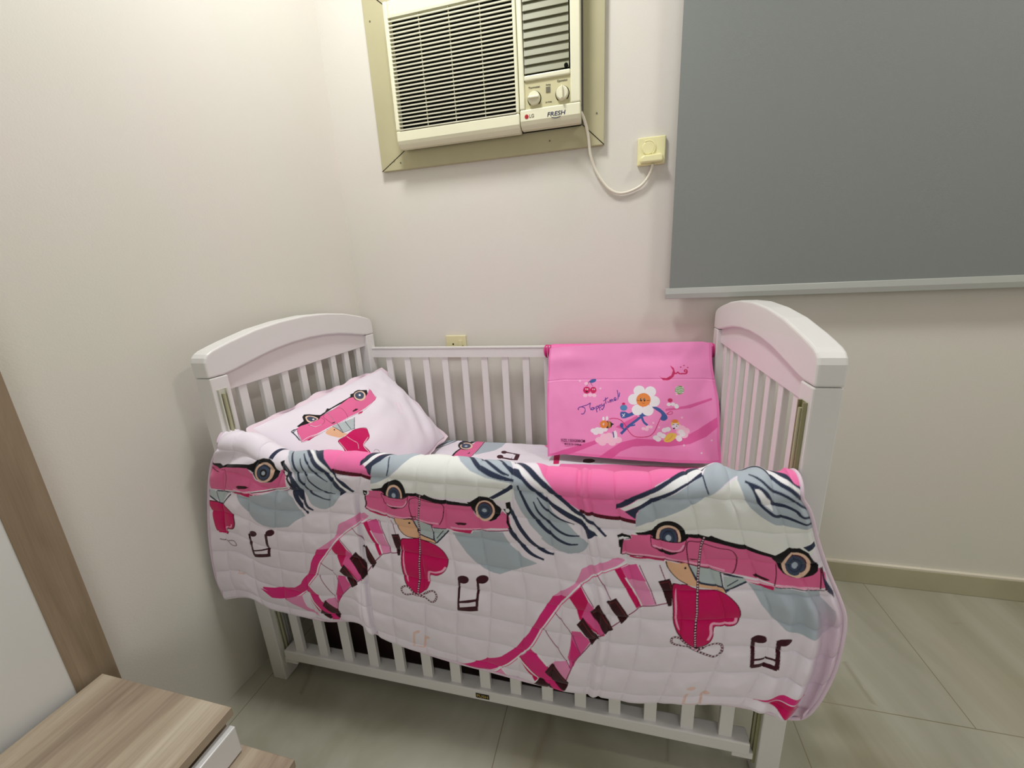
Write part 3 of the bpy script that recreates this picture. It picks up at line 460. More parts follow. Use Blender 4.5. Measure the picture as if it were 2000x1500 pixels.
('A','A','p','G',0,0,[1067,1370,1238,1351,1382,1485,1460,1669,1531,1795,1436,1857,1311,1986,1152,2020,987,1964,851,1855,759,1739,693,1648]),
('B','B','p','SK',0,1,[2788,1638,2812,1734,2865,1813,2936,1863,3026,1879,3140,1886,3261,1892,3301,1903,3289,1859,3098,1807,3072,1724,3030,1614,2912,1615]),
('B','B','l','BK',0.00202,1,[2788,1638,2812,1734,2865,1813,2936,1863,3026,1879,3140,1886,3261,1892,3301,1903,3289,1859,3098,1807,3072,1724,3030,1614,2912,1615]),
('B','B','p','GL',0,0,[3046,1621,3123,1599,3269,1633,3275,1833,3116,1794,3090,1711]),
('B','B','p','GL',0,0,[3298,1667,3466,1687,3319,1881,3291,1830]),
('B','B','l','N',0.00455,0,[3031,1605,3092,1779,3106,1810,3282,1846]),
('B','B','l','N',0.0039,0,[3277,1632,3290,1839,3310,1892]),
('B','B','l','N',0.0052,0,[3298,1667,3452,1671]),
('B','B','l','N',0.00715,0,[3482,1690,3314,1892]),
('B','B','l','N',0.00208,0,[3417,1695,3324,1824]),
('B','B','p','DR',0,1,[2860,1933,2959,1895,3059,1882,3189,1891,3299,1918,3388,1989,3426,2091,3422,2184,3375,2288,3282,2367,3210,2375,3188,2409,3180,2509,3149,2607,3094,2673,3037,2711,2965,2672,2891,2593,2852,2473,2836,2325,2845,2123]),
('B','B','p','HT',0,1,[2869,1942,2964,1904,3061,1892,3187,1901,3294,1927,3380,1996,3417,2096,3412,2186,3367,2288,3276,2365,3207,2372,3186,2406,3177,2504,3148,2599,3094,2663,3040,2700,2969,2662,2898,2585,2860,2467,2845,2323,2854,2126]),
('B','B','p','PL',0,1,[2884,2006,2880,2163,2887,2391,2924,2552,2896,2510,2867,2397,2865,2216]),
('B','B','l','PL',0.00504,1,[3390,2228,3344,2285,3262,2323,3190,2331,3168,2405,3162,2504]),
('B','B','p','BK',0,1,[2999,1664,2998,1668,2996,1672,2994,1676,2991,1679,2987,1681,2984,1682,2980,1682,2977,1681,2975,1679,2973,1676,2972,1673,2971,1669,2972,1664,2974,1660,2976,1657,2979,1654,2983,1651,2986,1650,2990,1650,2993,1651,2995,1653,2997,1656,2998,1660]),
('C','C','p','SK',0,1,[5817,1793,5819,1865,5848,1939,5895,2011,5963,2067,6048,2099,6160,2132,6278,2182,6251,2119,6083,2052,6045,2005,6022,1826,5926,1808]),
('C','C','l','BK',0.00202,1,[5817,1793,5819,1865,5848,1939,5895,2011,5963,2067]),
('C','C','p','GL',0,0,[6027,1831,6130,1871,6284,1933,6265,2111,6090,2045,6055,2013]),
('C','C','p','GL',0,0,[6302,1981,6482,1999,6483,2037,6287,2166,6280,2096]),
('C','C','l','N',0.0052,0,[6022,1826,6055,2013,6083,2052,6269,2119,6284,2182]),
('C','C','l','N',0.00455,0,[6287,1934,6268,2111]),
('C','C','l','N',0.0052,0,[6308,1958,6374,1973,6470,2000]),
('C','C','l','N',0.0078,0,[6287,2166,6487,2044]),
('C','C','l','N',0.00208,0,[6307,2104,6418,2026]),
('C','C','p','BK',0,1,[5995,1865,5994,1869,5992,1872,5990,1875,5987,1877,5984,1879,5981,1879,5979,1879,5976,1877,5975,1875,5974,1872,5973,1869,5974,1865,5975,1861,5977,1858,5979,1855,5981,1853,5984,1851,5987,1851,5990,1851,5992,1853,5994,1855,5995,1858,5995,1862]),
('C','C','p','DR',0,1,[5823,2071,5895,2065,5950,2064,5997,2099,6052,2125,6149,2140,6241,2169,6297,2210,6344,2291,6364,2373,6363,2474,6338,2558,6284,2597,6201,2598,6149,2593,6138,2627,6139,2725,6113,2805,6058,2858,5992,2881,5920,2831,5843,2731,5786,2613,5758,2469,5784,2233]),
('C','C','p','HT',0,1,[5831,2083,5899,2076,5953,2075,5999,2109,6052,2135,6146,2149,6235,2177,6289,2217,6334,2296,6355,2375,6354,2473,6330,2555,6277,2592,6196,2593,6145,2588,6135,2621,6136,2715,6111,2793,6057,2844,5994,2866,5924,2818,5850,2721,5795,2607,5767,2468,5792,2240]),
('C','C','p','PL',0,1,[5843,2124,5818,2280,5796,2478,5829,2632,5798,2574,5779,2460,5803,2261]),
('C','C','l','PL',0.00504,1,[6330,2503,6307,2554,6199,2565,6127,2555,6109,2589,6116,2685,6096,2765]),
('A','A','p','HT',0,1,[43,1934,217,1933,339,1985,438,2068,494,2181,501,2287,461,2388,373,2408,355,2379,338,2436,344,2522,259,2510,168,2484,134,2306,86,2083]),
('A','A','l','DR',0.00336,1,[43,1934,217,1933,339,1985,438,2068,494,2181,501,2287,461,2377,373,2408,338,2436,344,2522]),
('A','A','l','PL',0.00336,1,[454,2291,433,2351,365,2366,324,2405,323,2481]),
('A','A','p','GL',0,0,[173,1764,373,1754,288,1952,227,1900]),
('A','A','p','GL',0,0,[28,1755,162,1765,227,1900,114,1874,41,1833]),
('A','A','l','N',0.0052,0,[18,1767,52,1852,135,1892,288,1963]),
('A','A','l','N',0.0039,0,[162,1765,258,1947]),
('A','A','l','N',0.0078,0,[413,1765,298,1961]),
('A','A','l','N',0.0052,0,[162,1760,393,1744]),
('B','B','l','BK',0.0047,1,[3129,1219,3123,1353,3118,1505,3111,1597,3104,1774,3091,1966,3069,2196,3058,2393,3045,2593,3039,2732]),
('B','B','d','PL2',0.002604,1,[3129,1219,3123,1353,3118,1505,3111,1597,3104,1774,3091,1966,3069,2196,3058,2393,3045,2593,3039,2732]),
('C','C','l','BK',0.0047,1,[6233,1486,6178,1618,6132,1780,6078,1968,6034,2149,5991,2339,5970,2601,5991,2890]),
('C','C','d','PL2',0.002604,1,[6233,1486,6178,1618,6132,1780,6078,1968,6034,2149,5991,2339,5970,2601,5991,2890]),
('B','B','l','BK',0.0047,1,[3037,2737,2981,2688,2932,2632,2875,2630,2838,2679,2846,2734,2891,2755,2973,2722,3045,2734]),
('B','B','d','PL2',0.002604,1,[3037,2737,2981,2688,2932,2632,2875,2630,2838,2679,2846,2734,2891,2755,2973,2722,3045,2734]),
('B','B','l','BK',0.0047,1,[3045,2734,3110,2699,3174,2635,3229,2614,3265,2664,3253,2738,3206,2787,3142,2761,3053,2732]),
('B','B','d','PL2',0.002604,1,[3045,2734,3110,2699,3174,2635,3229,2614,3265,2664,3253,2738,3206,2787,3142,2761,3053,2732]),
('C','C','l','BK',0.0047,1,[5991,2896,5920,2831,5844,2746,5793,2712,5760,2733,5771,2793,5838,2843,5922,2862,5994,2896]),
('C','C','d','PL2',0.002604,1,[5991,2896,5920,2831,5844,2746,5793,2712,5760,2733,5771,2793,5838,2843,5922,2862,5994,2896]),
('C','C','l','BK',0.0047,1,[5994,2896,6060,2878,6141,2825,6200,2829,6237,2884,6227,2956,6178,2989,6108,2959,5994,2896]),
('C','C','d','PL2',0.002604,1,[5994,2896,6060,2878,6141,2825,6200,2829,6237,2884,6227,2956,6178,2989,6108,2959,5994,2896]),
('A','A','l','BK',0.00336,1,[217,2611,328,2642,450,2620,492,2691,420,2709,329,2629]),
('A','A','d','PL2',0.00186,1,[217,2611,328,2642,450,2620,492,2691,420,2709,329,2629]),
('B','B','p','NT',0,0,[3513,2375,3508,2840,3752,2777,3767,2355,3740,2323,3727,2606,3640,2635,3538,2679,3542,2421]),
('B','B','p','W0',0,0,[3546,2425,3588,2415,3719,2388,3727,2606,3640,2635,3538,2679]),
('B','B','p','W0',0,0,[3538,2709,3641,2678,3724,2640,3726,2706,3642,2732,3539,2773]),
('B','B','p','NT',0,1,[3650,2351,3646,2367,3638,2384,3626,2399,3612,2412,3595,2421,3576,2427,3559,2429,3542,2427,3528,2420,3518,2410,3511,2396,3510,2381,3514,2364,3522,2347,3535,2332,3550,2319,3568,2309,3587,2303,3605,2302,3621,2305,3634,2311,3644,2322,3649,2335]),
('B','B','p','NT',0,1,[3877,2305,3873,2321,3864,2337,3852,2352,3836,2365,3819,2374,3801,2380,3783,2382,3766,2379,3753,2373,3742,2362,3737,2349,3736,2334,3740,2317,3749,2301,3762,2286,3777,2273,3795,2264,3814,2258,3832,2257,3848,2259,3862,2266,3871,2276,3876,2289]),
('A','A','l','NT',0.0084,0,[701,2348,713,2549,748,2720]),
('A','A','l','NT',0.0084,0,[959,2197,965,2416,977,2614]),
('A','A','l','NT',0.0112,0,[735,2723,989,2588]),
('A','A','l','NT',0.00448,0,[729,2635,975,2481]),
('A','A','p','NT',0,1,[821,2257,818,2272,811,2289,800,2306,787,2322,771,2336,754,2348,738,2357,722,2362,710,2363,700,2359,694,2350,693,2337,696,2321,702,2303,713,2285,726,2267,742,2251,758,2239,775,2231,790,2227,804,2229,813,2234,819,2244]),
('A','A','p','NT',0,1,[1078,2141,1075,2155,1069,2170,1058,2184,1045,2196,1030,2205,1013,2212,997,2216,982,2216,970,2212,960,2205,954,2194,953,2181,955,2166,962,2150,972,2135,985,2122,1001,2111,1017,2104,1033,2101,1048,2102,1061,2108,1070,2116,1076,2128]),
('C','C','p','NT',0,0,[6465,2749,6498,2783,6521,3010,6588,2993,6686,2973,6675,2759,6700,2723,6705,2828,6717,3098,6601,3119,6502,3128]),
('C','C','p','W0',0,0,[6522,3041,6591,3018,6690,3001,6692,3058,6599,3067,6527,3092]),
('C','C','p','W0',0,0,[6507,2806,6595,2791,6674,2799,6687,2968,6587,2988,6522,3010]),
('C','C','p','NT',0,1,[6464,2739,6508,2689,6568,2691,6590,2724,6587,2774,6529,2792,6479,2776]),
('C','C','p','NT',0,1,[6673,2740,6704,2693,6754,2668,6787,2684,6766,2740,6723,2774,6694,2778]),
('C','C','l','NT',0.00694,0,[6483,2776,6497,2933,6518,3130]),
('C','C','l','NT',0.00694,0,[6687,2731,6696,2880,6711,3090]),
('C','C','l','NT',0.0112,0,[6507,3119,6604,3100,6712,3086]),
('B','B','l','FD',0.0056,0,[2987,3352,2953,3634,3084,3619,3122,3381]),
('B','B','p','FD',0,1,[3052,3330,3051,3337,3048,3345,3043,3352,3037,3358,3030,3364,3022,3368,3014,3370,3007,3371,3001,3369,2997,3366,2994,3361,2993,3355,2994,3348,2997,3340,3002,3333,3008,3326,3015,3321,3023,3317,3031,3315,3038,3314,3044,3316,3048,3319,3051,3324]),
('B','B','p','FD',0,1,[3176,3383,3175,3390,3172,3397,3167,3404,3160,3411,3153,3416,3145,3420,3138,3422,3131,3423,3125,3421,3120,3418,3118,3412,3117,3406,3118,3399,3121,3391,3126,3384,3133,3378,3140,3372,3147,3368,3155,3366,3162,3366,3168,3368,3172,3371,3175,3376]),
('C','C','l','FD',0.0056,0,[6018,3527,6015,3695,6078,3724,6185,3717,6162,3549]),
('C','C','p','FD',0,1,[6086,3446,6086,3453,6083,3459,6077,3465,6069,3470,6060,3473,6049,3475,6038,3475,6027,3473,6017,3469,6010,3464,6004,3458,6001,3451,6002,3444,6005,3437,6010,3432,6018,3427,6028,3423,6039,3422,6050,3422,6060,3424,6070,3428,6078,3433,6083,3439]),
('C','C','p','FD',0,1,[6236,3538,6237,3545,6234,3552,6229,3559,6222,3564,6212,3568,6202,3569,6191,3569,6180,3567,6171,3563,6163,3557,6157,3551,6154,3543,6153,3536,6156,3529,6161,3522,6169,3517,6178,3514,6189,3512,6200,3513,6210,3515,6220,3519,6228,3524,6233,3530]),
('A','A','l','FD',0.00448,0,[462,3185,449,3259,544,3238]),
('A','A','p','WV',0,0,[766,3329,944,3347,1168,3289,1360,3143,1461,3012,1539,3106,1343,3287,1147,3412,923,3444]),
('A','A','p','WVL',0,0,[1127,3403,1388,3276,1436,3493,1594,3662,1409,3588]),
('C','C','p','WV',0,0,[6629,3607,6843,3420,6994,3353,6954,3453,6822,3520]),
('C','C','p','HT',0,0,[6730,3577,6957,3467,6996,3562,6955,3738,6840,3637]),
('C','C','p','WVL',0,0,[6920,3494,7006,3545,6964,3494]),
]
REPEAT_MARKS = {'CB':[[5427,1113,5591,1247,5590,1306,5894,1486,6953,1775,6234,1483,5389,1699,5816,1793,5820,2066,6364,2454,6135,2598,5989,2897,6283,2169,6504,3130,6716,3095,7122,2068,5238,2427,5080,2571,4948,2764,4684,3519,3494,3779,5731,2155,4217,3376,4357,3142,4475,2824,4585,2594,4738,2344,4901,2158,5091,1992,5030,1210],[2279,884,2425,969,2441,1054,2786,1280,3930,1357,3129,1219,2405,1554,2786,1639,2859,1924,3429,2145,3188,2380,3042,2736,3313,1910,3513,2844,3752,2777,4208,1579,2422,2328,2291,2557,2152,2822,1814,3493,774,3334,2779,2036,1455,3177,1524,3037,1668,2797,1722,2605,1879,2346,2024,2151,2203,1946,1881,973]],'BA':[[3930,1357,3641,1571,3313,1910,4208,1579,5076,1536,5273,1512,4527,1913,4689,1815,3998,2207,3513,2844,3752,2777,3510,2371,3870,2298,3429,2145,3188,2380,5030,1210,4284,980,4676,1425],[845,1121,597,1553,309,1971,1347,1292,2057,1394,2238,1348,1587,1747,1689,1672,1194,2012,738,2731,988,2609,687,2323,1075,2137,509,2300,375,2394,1886,965,1034,624,1604,1235]]}
PILLOW_ART = [
('p','BK',0,0,[611,819,840,769,922,585,1012,525,1102,629,1174,798,1237,917,1406,897,1570,788,1598,858,2031,822,2457,810,2559,697,2681,714,2977,747,3142,898,3006,1126,2797,1270,2526,1245,2487,1048,2280,900,1666,913,1172,1007,862,973,636,913]),
('p','CP',0,0,[549,885,693,890,841,970,940,1029,1160,990,1289,986,1616,977,1946,925,2359,846,2529,921,2483,1173,2651,1266,2984,1107,3247,914,3279,1010,3204,1218,3146,1457,3007,1562,2446,1673,2158,1684,1636,1631,1165,1597,827,1554,628,1514,475,1521,374,1453,424,1295,489,1050]),
('p','CP2',0,0,[464,1504,620,1526,810,1580,662,1565,489,1567]),
('p','CP2',0,0,[2158,1684,2283,1720,2178,1785,2017,1737]),
('l','WH',0.003,1,[400,1424,564,1442,734,1521,985,1568,1260,1612]),
('l','WH',0.003,1,[2053,1691,2459,1657,3007,1562]),
('l','BK',0.0018,1,[553,944,453,1144,387,1378,367,1465,468,1534,623,1556,823,1597,1147,1625,1614,1660,2146,1700,2466,1692,3129,1475,3204,1218,3274,971,3264,856]),
('p','N',0,0,[412,876,501,862,580,934,526,955,437,968,413,1179,373,1403,361,1336,397,1104]),
('l','WH',0.004,1,[432,909,545,958]),
('l','DR',0.0018,1,[1209,1497,1207,1279,1224,1076,1337,990,1616,977,1824,1040,1826,1226,1741,1530,1690,1637]),
('l','DR',0.0018,1,[813,1013,828,1197,943,1305,1063,1307,1154,1210,1172,1007]),
('l','WH',0.002,1,[817,1074,864,1247,987,1311]),
('p','KY',0,0,[1989,1488,2136,1466,2210,1538,2090,1562,1982,1537]),
('p','KY',0,0,[1212,1474,1332,1490,1285,1538,1212,1511]),
('p','BK',0,1,[2858,1098,2758,1184,2654,1234,2559,1242,2487,1208,2448,1137,2449,1040,2491,929,2568,819,2671,728,2783,670,2884,656,2958,689,2993,765,2986,870,2938,988]),
('p','BG',0,1,[2880,1149,2789,1224,2691,1264,2598,1264,2525,1225,2481,1154,2475,1061,2507,958,2573,860,2664,782,2766,736,2863,732,2937,769,2979,844,2982,944,2947,1051]),
('p','HB',0,1,[2848,1089,2778,1147,2701,1179,2629,1179,2573,1150,2540,1095,2535,1022,2561,942,2613,866,2684,805,2763,770,2837,766,2894,795,2926,853,2928,929,2901,1012]),
('p','WH',0,1,[2775,989,2755,1006,2733,1018,2714,1020,2700,1014,2694,1000,2695,981,2704,959,2720,937,2740,919,2761,907,2781,904,2795,910,2802,924,2800,944,2791,967]),
('p','BK',0,0,[906,624,1011,558,1090,645,1162,814,1172,1007,1085,1061,940,1029,848,925,851,786]),
('p','BG',0,1,[966,653,1056,692,1106,857,1082,1030,916,995,877,882]),
('p','HB',0,1,[967,717,1046,740,1075,902,1058,1013,931,972,918,855]),
('p','WH',0,1,[1026,951,1018,960,1008,963,999,961,991,954,986,943,984,929,987,916,992,904,1001,895,1010,892,1020,894,1028,901,1033,912,1034,926,1032,939]),
('p','SK',0,1,[902,1657,1037,1637,1155,1687,1217,2060,1289,2194,1175,2201,1045,2159,934,1944,889,1788]),
('p','BK',0,1,[1113,1795,1106,1802,1098,1806,1090,1806,1083,1801,1079,1793,1078,1782,1081,1770,1086,1760,1093,1752,1101,1748,1109,1748,1116,1753,1120,1761,1121,1772,1118,1784]),
('p','GL',0,0,[1175,1584,1556,1700,1842,1799,1575,2177,1232,2078,1184,1874]),
('l','N',0.004,0,[1147,1625,1224,2069,1575,2177]),
('l','N',0.004,0,[1864,1769,1556,2204]),
('l','N',0.0035,0,[1556,1700,1481,2123]),
('l','N',0.003,0,[1342,1608,1224,2069]),
('p','HT',0,1,[942,2238,1181,2232,1424,2204,1625,2254,1844,2430,1799,2646,1653,2868,1364,2967,1354,3343,1210,3846,652,3595,709,3086,865,2594]),
('l','DR',0.0028,1,[1459,2195,1625,2254,1855,2416,1799,2646,1653,2868,1364,2967,1330,3061,1354,3343]),
('l','DR',0.0028,1,[887,2800,896,2545,942,2238,1157,2227]),
('l','WH',0.003,1,[1644,2813,1347,2970,1319,3349]),
('l','WH',0.002,1,[946,2290,873,2782]),
('l','BK',0.003,1,[1420,914,1365,1313,1298,1710,1202,2042]),
('d','PL2',0.002,1,[1420,914,1365,1313,1298,1710,1202,2042]),
('d','WH',0.003,1,[1211,2268,1237,2555,1264,2767,1171,2970]),
('l','BK',0.002,1,[1447,3440,1528,3417,1591,3520,1579,3612]),
('l','PL2',0.004,0,[3748,2154,3376,2734,3576,2801]),
('l','PL2',0.004,0,[3856,2210,3675,2703]),
]
SHEET_ART = [
('p','PK',0,0,[1316,-1144,1215,-666,1358,-7,1722,34,2018,-50,1818,-215,1457,-584,1398,-1040]),
('p','G',0,0,[1419,-1084,1459,-789,1568,-411,1914,-91,2196,-87,2063,-243,1880,-374,1720,-552,1587,-872,1523,-1117]),
('l','N',0.005,1,[1417,-942,1479,-529,1716,-255,1959,-86]),
('l','N',0.005,1,[1416,-844,1568,-411,1911,-148]),
('l','N',0.005,1,[1437,-741,1666,-533,1849,-295]),
('l','N',0.005,1,[1523,-831,1741,-602,1926,-314]),
('p','G',0,1,[2469,-903,2477,-461,2516,-298,2674,-144,2887,-92,2937,-248,2885,-513,2773,-723,2604,-863]),
('l','N',0.004,1,[2470,-223,2659,-90]),
('l','N',0.004,1,[2525,-254,2774,-94]),
('p','CP',0,0,[2093,-1089,2091,-809,2131,-681,2293,-509,2307,-350,2494,-301,2476,-663,2444,-953,2453,-1218,2155,-1301]),
('l','BK',0.008,1,[2072,-1092,2088,-857,2119,-707]),
('l','BK',0.003,1,[2494,-301,2483,-686,2451,-975]),
('p','BK',0,0,[2327,-921,2357,-823,2370,-892]),
('p','BK',0,1,[2307,-533,2323,-612,2314,-681,2283,-730,2234,-752,2174,-744,2112,-706,2056,-645,2016,-568,1997,-487,2003,-414,2034,-362,2086,-338,2149,-348,2213,-389,2269,-454]),
('p','BG',0,1,[2316,-557,2327,-618,2317,-671,2289,-709,2247,-726,2196,-720,2144,-692,2099,-646,2068,-588,2055,-526,2063,-471,2091,-431,2135,-413,2188,-420,2241,-450,2286,-498]),
('p','HB',0,1,[2280,-562,2288,-607,2281,-647,2259,-676,2227,-689,2188,-684,2149,-663,2115,-628,2092,-585,2082,-539,2088,-498,2110,-468,2143,-454,2183,-459,2223,-481,2257,-518]),
('p','HC',0,1,[2217,-574,2220,-590,2218,-603,2212,-613,2201,-617,2189,-615,2176,-608,2165,-596,2158,-582,2154,-567,2156,-553,2163,-543,2173,-539,2186,-540,2199,-548,2210,-560]),
('l','N',0.009,1,[2079,-509,2030,-247]),
('p','BK',0,0,[2184,-391,2259,-275,2320,-322,2267,-434]),
('p','NT',0,0,[2954,-999,2982,-951,3198,-1012,3201,-810,2974,-769,2966,-699,3324,-817,3328,-1059,3170,-1059]),
('p','W0',0,0,[3196,-833,3243,-841,3250,-1018,3208,-1010]),
('p','NT',0,1,[3037,-944,3040,-974,3034,-1001,3019,-1020,2998,-1029,2974,-1026,2951,-1012,2931,-989,2919,-959,2915,-929,2921,-902,2935,-882,2956,-873,2981,-876,3005,-891,3024,-915]),
('p','NT',0,1,[3055,-744,3058,-771,3051,-794,3038,-811,3018,-819,2996,-816,2975,-804,2957,-784,2946,-758,2944,-731,2950,-707,2963,-690,2983,-682,3005,-685,3027,-698,3044,-719]),
('p','PK',0,0,[3494,-21,3712,-23,3877,-584,3729,-409,3606,-169]),
('p','HT',0,0,[3935,-716,4041,-702,4070,-1087,3972,-1100]),
('p','NT',0,1,[4486,-843,4615,-826,4674,-903,4586,-977,4475,-971]),
('p','PK',0,0,[4097,-1083,4858,-1001,6727,-884,6571,-1557,3903,-1950]),
('p','NT',0,1,[6516,-894,6591,-846,6660,-968,6546,-984]),
]
